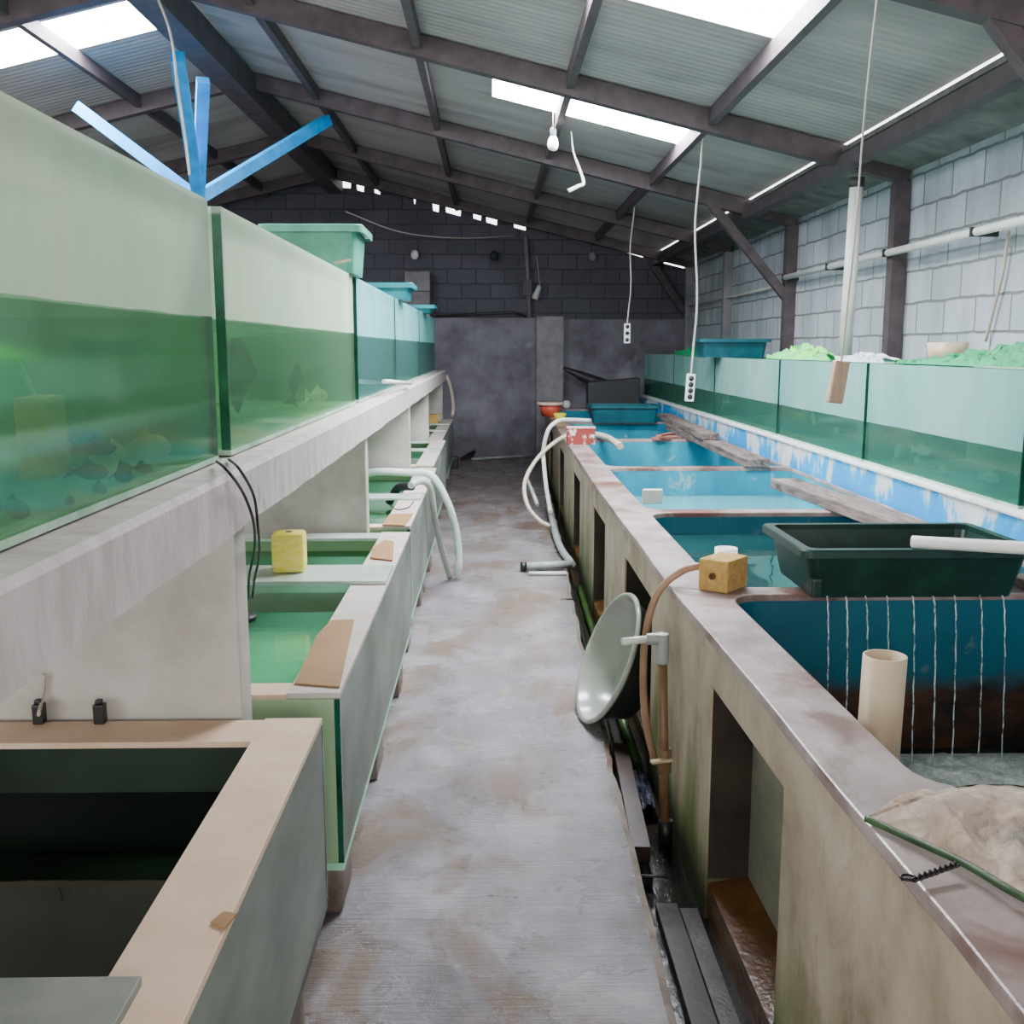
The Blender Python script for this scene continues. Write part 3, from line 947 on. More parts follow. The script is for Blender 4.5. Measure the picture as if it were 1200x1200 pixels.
# ------------------------------------------------------------------ planters / boxes
def planter(name, label, cat, x0, x1, y0, y1, z0, z1, mat, rimw=.025, taper=.05, holes=False, rimh=.02, wall=.008):
    """open tapered trough with an out-turned rolled rim and four corner ribs"""
    g = thing(name, label, cat, ((x0 + x1) / 2, (y0 + y1) / 2, z0))
    cx, cy, hx, hy = (x0 + x1) / 2, (y0 + y1) / 2, (x1 - x0) / 2, (y1 - y0) / 2

    def ring(sx, sy, z, r=.03, n=5):
        pts = []
        for a, qx, qy in ((0, 1, 1), (90, -1, 1), (180, -1, -1), (270, 1, -1)):
            for i in range(n):
                t = math.radians(a + 90 * i / (n - 1))
                pts.append((cx + qx * (sx - r) + r * math.cos(t), cy + qy * (sy - r) + r * math.sin(t), z))
        return pts
    zr = z1 - rimh
    R = [ring(hx - taper, hy - taper, z0), ring(hx - rimw, hy - rimw, zr), ]
    I = [ring(hx - rimw - wall, hy - rimw - wall, zr), ring(hx - taper - wall, hy - taper - wall, z0 + .01)]
    L = [R[0], R[1], I[0], I[1]]
    n = len(R[0])
    m = MB()
    m.add([p for r in L for p in r], [(a * n + j, a * n + (j + 1) % n, (a + 1) * n + (j + 1) % n, (a + 1) * n + j) for a in (0, 2) for j in range(n)] +
          [tuple(range(n)), tuple(range(3 * n, 4 * n))])
    g['_body'] = m.build('body', mat, g).name
    m = MB()
    L = [ring(hx - rimw - wall, hy - rimw - wall, zr - .001), ring(hx - rimw - wall, hy - rimw - wall, z1), ring(hx - .004, hy - .004, z1), ring(hx, hy, z1 - .005), ring(hx, hy, zr - .008), ring(hx - .004, hy - .004, zr - .008), ring(hx - .006, hy - .006, zr + .002), ring(hx - rimw - .001, hy - rimw - .001, zr + .002)]
    m.add([p for r in L for p in r], [(a * n + j, a * n + (j + 1) % n, (a + 1) * n + (j + 1) % n, (a + 1) * n + j) for a in range(len(L) - 1) for j in range(n)])
    m.build('rim', mat, g)
    return g


A = at(925, 640, Y=3.12)
pl = planter('planter_box', 'long dark green plastic planter dripping water, across the near pond divider', 'planter', .955, 1.70, 3.06, 3.56, .726, .888, M['planter'], taper=.055, rimh=.018)
for px in (.985,):
    MB().box(1.00, 1.035, 3.095, 3.14, .728, .79).build('foot', M['planter'], bpy.data.objects[pl['_body']], bevel=.008)
# water jets from the planter's underside
for i, px in enumerate((968, 990, 1013, 1038, 1068, 1092, 1117, 1147, 1173)):
    s0 = at(px, 703, Y=3.10)
    s0.z = .735
    s0.y = 3.108
    pts, rr = [], []
    sp = .16 + .02 * (i % 3)
    for k2 in range(22):
        t = k2 / 21 * .33
        z = s0.z - .02 * t - 4.9 * t * t
        pts.append((s0.x + .02 * t + .0012 * math.sin(k2 * 2.1 + i), s0.y - .012 - sp * t, max(z, .2)))
        rr.append(.0017 + .0010 * abs(math.sin(k2 * 1.7 + i * 2)) * (1.4 if i in (5, 1) else .8))
    st = MB().tube(pts, rr, 6)
    if i == 0:
        t = NT('falling_water')
        tr = t.n('ShaderNodeBsdfTransparent')
        pb = t.principled(col('#e6f0f2'), .1, None, .8)
        ms = t.n('ShaderNodeMixShader')
        t.l(t.ramp(t.noise(45, 3, .6, (1, 1, .6)), [(.40, .12), (.62, .8)]), ms.inputs[0])
        t.l(tr.outputs[0], ms.inputs[1])
        t.l(pb, ms.inputs[2])
        M['jet'] = t.done(ms.outputs[0])
    ordn = ['first', 'second', 'third', 'fourth', 'fifth', 'sixth', 'seventh', 'eighth', 'ninth'][i]
    tag(st.build('water_jet', M['jet']), '%s thin water stream from the left, falling from dark planter into foam' % ordn, 'water stream', 'streams falling from the planter')

# foam on the near pond
bm = bmesh.new()
nx, ny = 90, 30
vg = [[bm.verts.new((0.80 + 1.15 * i / nx, 2.62 + .50 * j / ny, .2 + .004 + max(-.003, .028 * (noise.noise(Vector((i * .11, j * .22, 0))) + .25) + .012 * noise.noise(Vector((i * .5, j * .6, 4)))) * math.sin(math.pi * min(1, (j + .3) / ny)) ** .4)) for j in range(ny + 1)] for i in range(nx + 1)]
for i in range(nx):
    for j in range(ny):
        f = bm.faces.new((vg[i][j], vg[i + 1][j], vg[i + 1][j + 1], vg[i][j + 1]))
        f.smooth = True
me = bpy.data.meshes.new('foam')
bm.to_mesh(me)
bm.free()
me.materials.append(M['foam'])
fo = bpy.data.objects.new('foam', me)
C.objects.link(fo)
tag(fo, 'pale bubbling foam where the streams hit the near pond', 'foam', None, 'stuff')

# green boxes on the left tanks
for (pa, pb, ytop, Y, mat, lb) in ((300, 424, 262, 4.55, 'planter_lite', 'sea green plastic box standing on the second left tank'),
                                   (425, 484, 331, 7.0, 'planter_teal', 'teal plastic box standing on the third left tank'),
                                   (470, 510, 357, 9.6, 'planter_teal', 'small looking teal box on the farthest left tank')):
    b = at(pb, ytop, Y=Y)
    a = at(pa, ytop, Y=Y)
    z1 = b.z
    z0 = TZ1 + .012
    planter('plastic_box', lb, 'box', max(a.x, -1.18), b.x, Y - .0, Y + .42, TZ1 + .002, z1, M[mat], rimw=.03, taper=.045, rimh=.025)
    # batten under the lip
tag(MB().bar(at(392, 308, Y=4.50), at(411, 304.5, Y=4.50), .014, .01).build('batten', M['wood_lite']), 'pale batten lying across tank rim under the sea green box', 'stick')

# far right box, far pond planter
b0, b1 = at(820, 397, Y=9.0), at(905, 397, Y=9.0)
planter('plastic_box', 'dark teal plastic box standing on far right glass tanks', 'box', b0.x, b1.x, 9.0, 9.4, 1.4185, b0.z, M['planter_blue'], rimw=.03, taper=.05)
planter('planter_box', 'blue green planter across the far pond, beside the flowerpot', 'planter', at(690, 478, Y=10.9).x, at(772, 478, Y=10.9).x, 10.75, 11.2, .723, .905, M['planter_blue'], taper=.04)

# ------------------------------------------------------------------ planks and pipes over the ponds
def plank(label, a, b, w, h):
    return tag(MB().bar(a, b, w, h).build('plank', M['wood_y'], bevel=.006), label, 'plank', 'old planks over the ponds')


pz = .724 + .03
plank('long grey plank whose near end runs behind dark planter', at(918, 566, Z=pz), (1.80, 3.7, pz), .15, .055)
plank('grey plank ending on pond divider, blunt end toward the camera', at(888, 543, Z=pz), at(790, 500, Z=pz), .16, .055)
plank('mossy far plank beside the blue green planter', at(832, 512, Z=pz + .055), at(779, 487, Z=pz + .055), .14, .05)
tag(MB().bar(at(768, 514, Z=.735), at(794, 512, Z=.735), .10, .022).bar(at(772, 511, Z=.75), at(788, 508, Z=.75), .05, .02).build('brick_rubble', M['rubble']), 'broken red brick bits beside far plank end', 'brick')
tag(MB().box(1.73, 1.98, 3.1, 3.32, .7235, .755).build('wood_offcut', M['wood'], bevel=.004), 'reddish brown timber offcut beside right end of dark planter', 'plank')

# white pvc pipe resting on the planter rim
a = at(1072, 641, Y=3.07)
a.z = .888 + .02
a.y = 3.09
b = Vector((1.985, 2.50, .965))
d = (b - a)
tag(MB().tube([a, b], .0195, 16, 0, False).tube([a, a + d.normalized() * .004], .0155, 16).build('pvc_pipe', M['pvc_white']), 'white pvc pipe leaning over the front of dark planter', 'pipe')


def open_pipe(name, label, c, r, z0, z1, mat, lean=(0, 0), wall=.006):
    m = MB().lathe([(r, z0), (r, z1), (r - wall, z1), (r - wall, z0)], (0, 0, 0), (0, 0, 1), 32, closed=True)
    m.warp(lambda v: (v.x + c[0] + lean[0] * (v.z - z0), v.y + c[1] + lean[1] * (v.z - z0), v.z))
    return tag(m.build(name, M[mat]), label, 'pipe')


pp = at(1037, 768, Z=.80)
open_pipe('standpipe', 'wide yellowed standpipe rising from the foaming near pond', (pp.x - .012, pp.y), .049, .02, .80, 'pvc_old', (.016, 0))
pp = at(851, 642, Z=.70)
open_pipe('standpipe', 'short white standpipe stub in the dark pond behind ochre sponge', (pp.x, pp.y), .046, .02, .70, 'pvc_white')

# ------------------------------------------------------------------ sponge blocks
def sponge(label, c, dims, rot, mat, hole=None, bev=.012, ridges=False):
    g = thing('sponge_filter', label, 'sponge', c)
    m = MB()
    dx, dy, dz = dims
    n = 5 if ridges else 1
    if ridges:
        for i in range(n):
            pass
    if True:
        m.box(-dx / 2, dx / 2, -dy / 2, dy / 2, 0, dz)
    R = Matrix.Rotation(rot, 3, 'Z')
    m.warp(lambda v: R @ v + Vector(c))
    blk = m.build('foam_block', M[mat], g, bevel=bev)
    if hole:
        m = MB()
        if hole == 'top':
            m.lathe([(.012, dz - .004), (.012, dz + .002), (.007, dz + .002), (.007, dz - .004)], (0, 0, 0), (0, 0, 1), 16)
            m.lathe([(.0, dz + .001), (.0075, dz + .001)], (0, 0, 0), (0, 0, 1), 16)
        else:
            m.lathe([(.011, 0), (.011, .008), (.006, .008), (.006, .001), (0, .001)], (-dx / 2 - .0005, 0, dz * .5), (-1, 0, 0), 16)
        m.warp(lambda v: R @ v + Vector(c))
        m.build('bore', M['sponge_hole'], blk)
    return g


c = at(847, 689, Z=.7225)
sponge('ochre sponge filter with a bore lying on the near pond coping', c, (.145, .105, .105), math.radians(50), 'sponge_ochre', 'side', .008)
c = at(340, 668, Z=.6845)
sponge('bright yellow sponge block standing on cross board of second trough', c, (.118, .118, .145), math.radians(4), 'sponge_yellow', 'top', .016, True)
c = Vector((-.66, 11.27, .6845))
sponge('tiny ochre sponge at far end of the left trough rims', c, (.16, .11, .10), .3, 'sponge_ochre', None)

# brown hose from the ochre sponge down to the gutter
hp = [at(820, 663, Z=.79), at(800, 669, Y=3.3), at(775, 689, Y=3.3), at(760, 725, Y=3.3), at(754, 775, Y=3.32), at(756, 840, Y=3.33), at(768, 895, Y=3.34)]
tag(MB().tube(bez(hp, 8), .0125, 12).build('hose', M['hose_tan']), 'tan rubber hose curving from the ochre sponge down the wall', 'hose')

# pipe stand
ps = thing('pipe_stand', 'brown upright water pipe with valve and short white spout by the pond wall', 'pipe', (.55, 3.17, -.13))
pt, pbm = at(776, 756, Y=3.17), at(780, 962, Y=3.17)
MB().tube([(pbm.x, 3.17, -.128), (pt.x, 3.17, pt.z - .03)], .0165, 14).build('riser', M['pipe_brown'], ps)
m = MB().tube([(pt.x, 3.17, pt.z - .06), (pt.x, 3.17, pt.z + .012)], .022, 14)
m.tube([(pt.x + .012, 3.17, pt.z + .022), (pt.x - .05, 3.17, pt.z + .02)], .019, 14)
m.tube([(pt.x, 3.17, pt.z + .0), (pt.x, 3.17, pt.z + .038)], .021, 14)
m.build('elbow', M['pvc_grey'], ps, bevel=.002)
sp = at(729, 752, Y=3.15)
MB().tube([(pt.x - .045, 3.17, pt.z + .02), (sp.x, 3.15, sp.z)], .0125, 14).build('spout', M['pvc_white'], ps)
v = at(779, 888, Y=3.17)
vv = MB().tube([(v.x, 3.17, v.z + .035), (v.x, 3.17, v.z - .05)], .022, 14).build('valve', M['pipe_brown'], ps)
MB().bar((v.x + .02, 3.155, v.z), (v.x - .05, 3.13, v.z + .002), .022, .01).build('handle', M['pvc_old'], vv, bevel=.003)
MB().tube([(pbm.x, 3.17, -.128), (pbm.x, 3.17, -.04)], .023, 14).build('collar', M['black'], ps)

# ------------------------------------------------------------------ basin leaning on the wall
bl = thing('basin', 'large round grey green plastic basin leaning against the pond wall', 'basin', (.44, 4.0, 0))
lo_, hi_ = at(677, 846, Y=4.02), at(744, 699, Y=3.98)
lo_.z = max(lo_.z, .008)
cen = (lo_ + hi_) / 2
dv = (hi_ - lo_)
R = dv.length / 2
dv.normalize()
nrm = Vector((-.93, -.12, .36))
nrm = (nrm - dv * nrm.dot(dv)).normalized()
prof_in = [(0, -.15), (R * .70, -.15), (R * .74, -.135), (R * .80, -.07), (R * .83, -.065), (R * .92, -.004)]
MB().lathe(prof_in, cen, nrm, 48).build('inside', M['basin_in'], bl)
MB().lathe([(R * .92, -.004), (R * .95, .004), (R * .99, .002), (R, -.008), (R * .985, -.016), (R * .95, -.012)], cen, nrm, 48).build('rim', M['basin_in'], bl)
MB().lathe([(R * .95, -.012), (R * .925, -.03), (R * .84, -.08), (R * .76, -.15), (R * .72, -.158), (0, -.158)], cen, nrm, 48).build('outside', M['basin_out'], bl)

# ------------------------------------------------------------------ gutter pipes and scrap
GZ = -.13
def gx(y, k):
    """k=0 walkway lip, 1 pond wall"""
    a, b = lerp_tab(WALK, y), lerp_tab(WALLX, y)
    return a + (b - a) * k


tag(MB().tube([(gx(y, .78), y, GZ + .03) for y in (3.75, 4.4, 5.2, 6.0, 6.75)], .021, 12).build('drain_pipe', M['pipe_green']), 'algae stained pipe lying in gutter behind the basin', 'pipe')
tag(MB().tube([(gx(y, .22), y, GZ + .03) for y in (2.9, 3.6, 4.6, 6, 8, 10)], .021, 12).build('drain_pipe', M['pipe_black']), 'long black pipe lying in gutter along the walkway lip', 'pipe')
tag(MB().bar((gx(2.95, .16), 2.95, -.045), (gx(3.75, .30), 3.75, -.03), .055, .05).build('wood_batten', m_noise('wet_red_brown_timber', '#1f1210', '#3a231e', 6, .5, .2, world=False)), 'wet reddish batten in the gutter below the basin', 'stick')
tag(MB().bar((gx(1.2, .42), 1.2, GZ + .02), (gx(2.75, .42), 2.75, GZ + .02), .062, .035).build('wood_batten', m_noise('black_wet_timber', '#120e0c', '#2b201b', 6, .55, .2, world=False)), 'long black wet batten in the near gutter', 'stick')
tag(MB().bar((gx(1.2, .74), 1.2, GZ + .012), (gx(2.75, .78), 2.75, GZ + .012), .05, .018).build('cement_curb', M['cement_wet']), 'narrow grey cement strip at foot of the pond wall', 'curb')
tag(MB().tube([at(750, 1026, Z=-.01), at(786, 1028, Z=-.02)], .004, 6).build('wire_rod', M['dark_grey']), 'thin dark wire spanning the near gutter', 'wire')
tag(MB().tube([at(650, 640, Z=.01), at(668, 641, Z=.0)], .004, 6).build('wire_rod', M['dark_grey']), 'thin wire spanning gutter near the elbow pipe', 'wire')
tag(MB().tube([at(657, 702, Z=.01), at(676, 702, Z=.0)], .004, 6).build('wire_rod', M['dark_grey']), 'thin pale wire spanning gutter above the basin', 'wire')
m = MB()
bx0, nb = gx(3.5, .66), 12
vs = [(bx0 - .035 + .07 * i / nb + .012 * noise.noise(Vector((i * .5, j * .5, 3))), 3.35 + .30 * j / nb, -.10 + .045 * noise.noise(Vector((i * .45, j * .35, 8))) + .03 * math.sin(math.pi * i / nb)) for j in range(nb + 1) for i in range(nb + 1)]
m.add(vs, [(j * (nb + 1) + i, j * (nb + 1) + i + 1, (j + 1) * (nb + 1) + i + 1, (j + 1) * (nb + 1) + i) for j in range(nb) for i in range(nb)])
tag(m.build('bag_scrap', m_noise('wet_black_plastic_film', '#14161c', '#5d6478', 30, .1, .6, world=False)), 'shiny crumpled plastic bag scrap in gutter by the upright pipe', 'plastic bag')

# grey elbow pipe crossing on to the walkway
ep = [at(640, 562, Y=7.6), at(642, 590, Y=7.4), at(648, 630, Y=7.1), at(667, 660, Y=6.4)]
m = thing('elbow_pipe', 'grey bent pipe laid from gutter on to walkway, dark open end', 'pipe', (.35, 6.6, 0))
e0 = at(670, 661, Z=.035)
e1 = at(612, 664, Z=.035)
up_pts = [e0 + Vector((.03, .0, -.0)), at(656, 640, Z=.04), at(648, 615, Z=.05), at(643, 590, Z=.08)]
MB().tube([e1, e0], .026, 14).build('arm', M['pvc_grey'], m)
MB().tube(bez([e0] + up_pts[1:], 6), .026, 14).build('riser', M['pvc_grey'], m)
MB().tube([e1 - Vector((.012, 0, 0)), e1 + Vector((.03, 0, 0))], .031, 14).build('end_cap', M['black'], m)
tag(MB().tube([at(620, 672, Z=.014), at(664, 672, Z=.014)], .013, 10).build('pvc_pipe', M['pvc_white']), 'thin white pipe lying beside the grey bent pipe', 'pipe')

# white downpipe and hoses at far pond corner
wp = [at(668, 492, Y=9.6), at(655, 493, Y=9.55), at(643, 503, Y=9.5), at(637, 525, Y=9.5), at(637, 540, Y=9.5), at(640, 570, Y=9.2), at(645, 600, Y=8.7)]
tag(MB().tube(bez([at(692, 493, Y=9.7)] + wp, 6), .02, 12).build('hose', M['pvc_white']), 'white pipe arching out of far pond and down to gutter', 'hose')
bp = [at(690, 503, Y=8.9), at(676, 507, Y=8.8), at(655, 515, Y=8.6), at(630, 537, Y=8.4), at(615, 565, Y=8.2), at(618, 592, Y=8.0), at(632, 610, Y=7.9), at(645, 617, Y=7.85)]
tag(MB().tube(bez(bp, 6), .017, 12).build('hose', M['hose_beige']), 'beige hose looping over walkway beside red brick', 'hose')
tag(MB().tube([at(617, 560, Y=8.6), at(630, 592, Y=8.2)], .016, 10).build('pvc_pipe', M['pvc_grey']), 'short grey pipe inside the beige hose loop', 'pipe')
tag(MB().tube(bez([at(697, 509, Z=.76), at(712, 513, Z=.755), at(727, 523, Z=.73)], 6), .028, 12).build('hose', M['hose_beige']), 'short beige hose end poking into pond behind red brick', 'hose')

# far coping clutter
c = at(645, 488, Z=.7225)
pot = thing('flowerpot', 'orange red flowerpot at the far end of the pond coping', 'flowerpot', (c.x + .0, c.y, c.z))
MB().lathe([(0, 0), (.10, 0), (.135, .14), (.128, .14), (.095, .012), (0, .012)], c, (0, 0, 1), 28).build('body', M['terracotta'], pot)
MB().lathe([(.132, .13), (.155, .132), (.155, .165), (.128, .165)], c, (0, 0, 1), 28).build('rim', M['terracotta_rim'], pot)
c = at(656, 494, Z=.7225)
tag(MB().lathe([(0, 0), (.055, 0), (.072, .09), (.066, .09), (.052, .008), (0, .008)], c, (0, 0, 1), 24).build('tub', M['yellow']), 'small yellow tub in front of the flowerpot', 'tub')
c = at(664, 479, Z=.7225)
tag(MB().lathe([(.001, 0), (.03, .006), (.05, .03), (.056, .056), (.05, .085), (.03, .106), (.001, .112)], (c.x, c.y, c.z), (0, 0, 1), 20).build('float_ball', M['white']), 'pale round float behind the flowerpot', 'ball')
c = at(681, 521, Z=.7225)
bk = thing('brick', 'red brick speckled with white on the far pond coping', 'brick', c)
MB().box(c.x - .115, c.x + .115, c.y - .0, c.y + .10, c.z, c.z + .13).build('body', m_noise('speckled_red_brick', '#8c3a32', '#e5cfc6', 16, .8, .2, lo=.5, hi=.56), bk, bevel=.006)
MB().box(c.x - .118, c.x + .118, c.y - .003, c.y + .103, c.z + .1305, c.z + .142).build('top_face', m_noise('pink_brick_top', '#c48c84', '#dcb8b0', 12, .8, .1), bk)
c = at(765, 591, Z=.7225)
tag(MB().box(c.x - .05, c.x + .05, c.y, c.y + .035, c.z, c.z + .075).build('socket_block', M['fitting'], bevel=.006), 'small white block standing on the third pond coping', 'block')

# dark sheets leaning at the far right corner
q0, q1 = at(688, 458, Y=13.2), at(748, 450, Y=13.2)
m = MB().box(q0.x, q1.x, 13.05, 13.35, .7235, q1.z + .08)
m.v[6].z -= 0
m.v[4].z -= .06
m.v[6].z -= .06
tag(m.build('dark_box', M['dark_grey'], bevel=.01), 'dark slab lying behind far pond near the back wall', 'box')
m = MB().tube(bez([at(660, 431, Y=13.9), at(690, 444, Y=13.9), at(720, 453, Y=13.9), at(748, 455, Y=13.9)], 6), [.02, .03, .04, .05, .06, .06, .07, .07, .07, .07, .07, .07, .06, .06, .06, .06, .06, .05, .04][:19], 8)
tag(m.build('hanging_tarpaulin', M['dark_grey']), 'dark tarpaulin strip slumped above the dark slab at back wall', 'tarpaulin')

# ------------------------------------------------------------------ hand net on the near coping
hn = thing('hand_net', 'beige hand net with green rim and twisted wire lying on near coping', 'net', at(1110, 990, Z=.723))
zc = .7315
rim_lo = [at(1015, 959, Z=zc), at(1050, 975, Z=zc), at(1130, 1012, Z=zc + .006), at(1200, 1052, Z=zc + .008), at(1262, 1072, Z=zc + .008), at(1300, 1012, Z=zc + .01)]
rim_hi = [at(1015, 959, Z=zc), at(1062, 940, Z=zc + .01), at(1110, 926, Z=zc + .02), at(1160, 921, Z=zc + .02), at(1225, 932, Z=zc + .02), at(1300, 1012, Z=zc + .01)]
MB().tube(bez(rim_lo, 8), .0062, 8).build('rim', M['net_pole'], hn)
MB().tube(bez(rim_hi, 8), .003, 8).build('rim', M['wire'], hn)
bm = bmesh.new()
lo, hi = bez(rim_lo, 8), bez(rim_hi, 8)
nu, nv = 40, 18
g = []
for i in range(nu + 1):
    r = []
    for j in range(nv + 1):
        t = j / nv
        p = lo[i].lerp(hi[i], t)
        env = math.sin(math.pi * t) ** .7 * min(1, i / 8, (nu - i) / 8)
        p.z += env * (.026 + .020 * noise.noise(Vector((i * .28, j * .35, 2))) + .030 * (1 - abs(noise.noise(Vector((i * .42 + j * .25, j * .22, 7))) * 2.2)) * .6)
        r.append(bm.verts.new(p - origin(hn)))
    g.append(r)
for i in range(nu):
    for j in range(nv):
        f = bm.faces.new((g[i][j], g[i + 1][j], g[i + 1][j + 1], g[i][j + 1]))
        f.smooth = True
me = bpy.data.meshes.new('mesh_bag')
bm.to_mesh(me)
bm.free()
t = NT('beige_net_gauze')
tr = t.n('ShaderNodeBsdfTransparent')
pb = t.principled(t.ramp(t.noise(9, 6, .6, (1, 1, 1), True, .6), [(.35, col('#b0927a')), (.65, col('#ecd9c2'))]), .8, t.bump(t.noise(28, 5, .6), .7, .01), .2)
ms = t.n('ShaderNodeMixShader')
t.l(t.ramp(t.noise(16, 6, .65, (1, 1, 1), True, 1.0), [(.3, .22), (.68, .75)]), ms.inputs[0])
t.l(tr.outputs[0], ms.inputs[1])
t.l(pb, ms.inputs[2])
me.materials.append(t.done(ms.outputs[0]))
o = bpy.data.objects.new('mesh_bag', me)
C.objects.link(o)
o.parent = hn
sd = o.modifiers.new('smooth', 'SUBSURF')
sd.levels = sd.render_levels = 1
a, b = at(1068, 1031, Z=zc + .004), at(1122, 1012, Z=zc + .01)
for ph in (0, math.pi):
    pts = []
    for i in range(60):
        t_ = i / 59
        p = a.lerp(b, t_)
        q = (b - a).normalized().cross(Vector((0, 0, 1)))
        an = ph + t_ * 9 * math.pi
        pts.append(p + q * math.cos(an) * .0035 + Vector((0, 0, math.sin(an) * .0035)))
    hw = MB().tube(pts, .0022, 6).build('handle_wire', M['wire'], hn)
ring = [a + Vector((.010 * math.cos(x / 10 * 2 * math.pi) - .006, .008 * math.sin(x / 10 * 2 * math.pi), .004)) for x in range(11)]
MB().tube(ring, .002, 6).tube([a + Vector((-.005, 0, .002)), at(1056, 1031, Z=zc + .004)], .0018, 6).build('handle_loop', M['wire'], hw)

# ------------------------------------------------------------------ hoses over the left troughs
wh = [at(415, 560, Y=6.5), at(440, 553, Y=6.4), at(478, 554, Y=6.4), at(505, 557, Y=6.4), at(525, 590, Y=6.42), at(535, 625, Y=6.5), at(538, 660, Y=6.55), at(535, 676, Y=6.6)]
wh[-1].z = .027
tag(MB().tube(bez(wh, 8), .0235, 14).build('hose', M['hose_pale']), 'thick pale hose arching from third trough down to walkway', 'hose')
gh = thing('hose', 'dull grey hose with a dark end, drooping from trough rim to walkway', 'hose', at(490, 600, Y=5.8))
gp = [at(481, 569, Y=5.75), at(494, 564, Y=5.85), at(504, 573, Y=5.92), at(510, 610, Y=6.05), at(517, 640, Y=6.3), at(527, 672, Y=6.55)]
gp[-1].z = .022
MB().tube(bez(gp, 8), .019, 12).build('tube', M['hose_grey'], gh)
MB().tube(bez([at(456, 589, Y=5.92), at(460, 581, Y=5.90), at(468, 571, Y=5.86), at(483, 570, Y=5.78)], 6), .024, 12).build('dark_end', M['dark_grey'], gh)
tag(MB().tube(bez([at(457, 592, Z=.69), at(465, 597, Z=.69), at(478, 595, Z=.70), at(485, 588, Z=.71)], 6), .0035, 8).build('tie_wire', M['wire']), 'thin wire round the dark hose end on trough rim', 'wire')
tag(MB().tube(bez([at(523, 440, Y=12.45), at(528, 455, Y=12.4), at(531, 475, Y=12.3), at(530, 488, Y=12.2)], 6), .022, 10).build('hose', M['hose_beige']), 'beige hose standing behind the far end of left rack', 'hose')

# black air lines
at1 = [at(254, 541, X=-.60), at(266, 551, X=-.522), at(285, 578, X=-.522), at(297, 612, X=-.522), at(298, 645, Y=2.42), at(292, 675, Y=2.6), at(291, 702, Y=2.75)]
at2 = [at(268, 538, X=-.60), at(280, 549, X=-.522), at(297, 580, X=-.522), at(302, 615, X=-.522), at(304, 650, Y=2.42), at(298, 680, Y=2.6), at(296, 700, Y=2.7)]
tag(MB().tube(bez(at1, 8), .0032, 8).build('air_tube', M['black']), 'black air tube from tank gap, the left one of two', 'tube', 'black air tubes')
tag(MB().tube(bez(at2, 8), .0032, 8).build('air_tube', M['black']), 'black air tube from tank gap, the right one of two', 'tube', 'black air tubes')
c = at(284, 726, Z=.588)
tag(MB().lathe([(0, 0), (.045, 0), (.05, .008), (.045, .016), (0, .016)], c, (0, 0, 1), 28).build('air_disc', M['dark_grey']), 'dark round air disc at water level in second trough', 'disc')
# clips on the nearest trough's far board
for px, lb in ((118, 'black clip standing on far board of nearest trough, right of two'), (47, 'black clip hanging on a pale tube at far board of nearest trough')):
    c = at(px, 847, Z=.667)
    tag(MB().box(c.x - .012, c.x + .012, c.y - .012, c.y + .012, c.z, c.z + .045).box(c.x - .008, c.x + .006, c.y - .008, c.y + .008, c.z + .045, c.z + .055).build('clip', M['black'], bevel=.003), lb, 'clip', 'clips on the trough board')
tag(MB().tube(bez([at(45, 838, Z=.70), at(50, 815, Y=2.24), at(52, 790, Y=2.24)], 5), .004, 8).build('air_tube', M['hose_beige']), 'thin pale air tube above the left black clip', 'tube')
tag(MB().tube([at(450, 447, X=-.56), at(482, 449, X=-.522)], .012, 10).build('pvc_pipe', M['pvc_white']), 'white pipe bit lying on the white rack under left tanks', 'pipe')

# ------------------------------------------------------------------ hanging things
def hang(name, label, px, p0, p1, X, Y, w, d, h, mat, cord_top, sockets=0, wob=.01, tilt=0.0):
    a = at(px, p0, Y=Y)
    g = thing(name, label, 'power strip' if sockets else 'block', (a.x, Y, a.z - h))
    m = MB().box(a.x - w / 2, a.x + w / 2, Y - d / 2, Y + d / 2, a.z - h, a.z)
    ca, sa = math.cos(tilt), math.sin(tilt)
    rot = lambda v: (a.x + (v.x - a.x) * ca + (v.z - a.z) * sa, v.y, a.z - (v.x - a.x) * sa + (v.z - a.z) * ca)
    case = m.warp(rot).build('case' if sockets else 'wood', M[mat], g, bevel=min(w, d) * .18)
    for i in range(sockets):
        z = a.z - h * (.17 + .66 * i / max(1, sockets - 1))
        s = MB().lathe([(0, 0), (w * .27, 0), (w * .3, .003), (0, .004)], (a.x, Y - d / 2 - .0005, z), (0, -1, 0), 14)
        s.warp(rot).build('socket', M['dark_grey'], case)
    top = Vector(cord_top)
    pts = []
    for i in range(9):
        t = i / 8
        p = Vector((a.x, Y, a.z - .006)).lerp(top, t)
        p.x += wob * math.sin(t * 7.0) * math.sin(math.pi * t)
        pts.append(p)
    MB().tube(bez(pts, 5), .0075 if sockets else .004, 8).build('cord', M['cord_white'], g)
    return g


hang('power_strip', 'white four socket power strip hanging over the middle ponds', 810, 438, 470, 0, 7.3, .062, .035, .195, 'white', (1.46, 7.32, roof_z(1.46) - .02), 4, .025, .05)
hang('power_strip', 'small white power strip hanging near the far wall', 735, 379, 402, 0, 10.6, .065, .04, .20, 'white', (1.45, 10.6, roof_z(1.45) - .02), 3, .02)
hang('hanging_block', 'pale wooden block hung on a string before the right tanks', 986, 423, 472, 0, 4.0, .058, .05, .165, 'wood_lite', (1.44, 4.0, roof_z(1.44) - .02), 0, .006, .13)
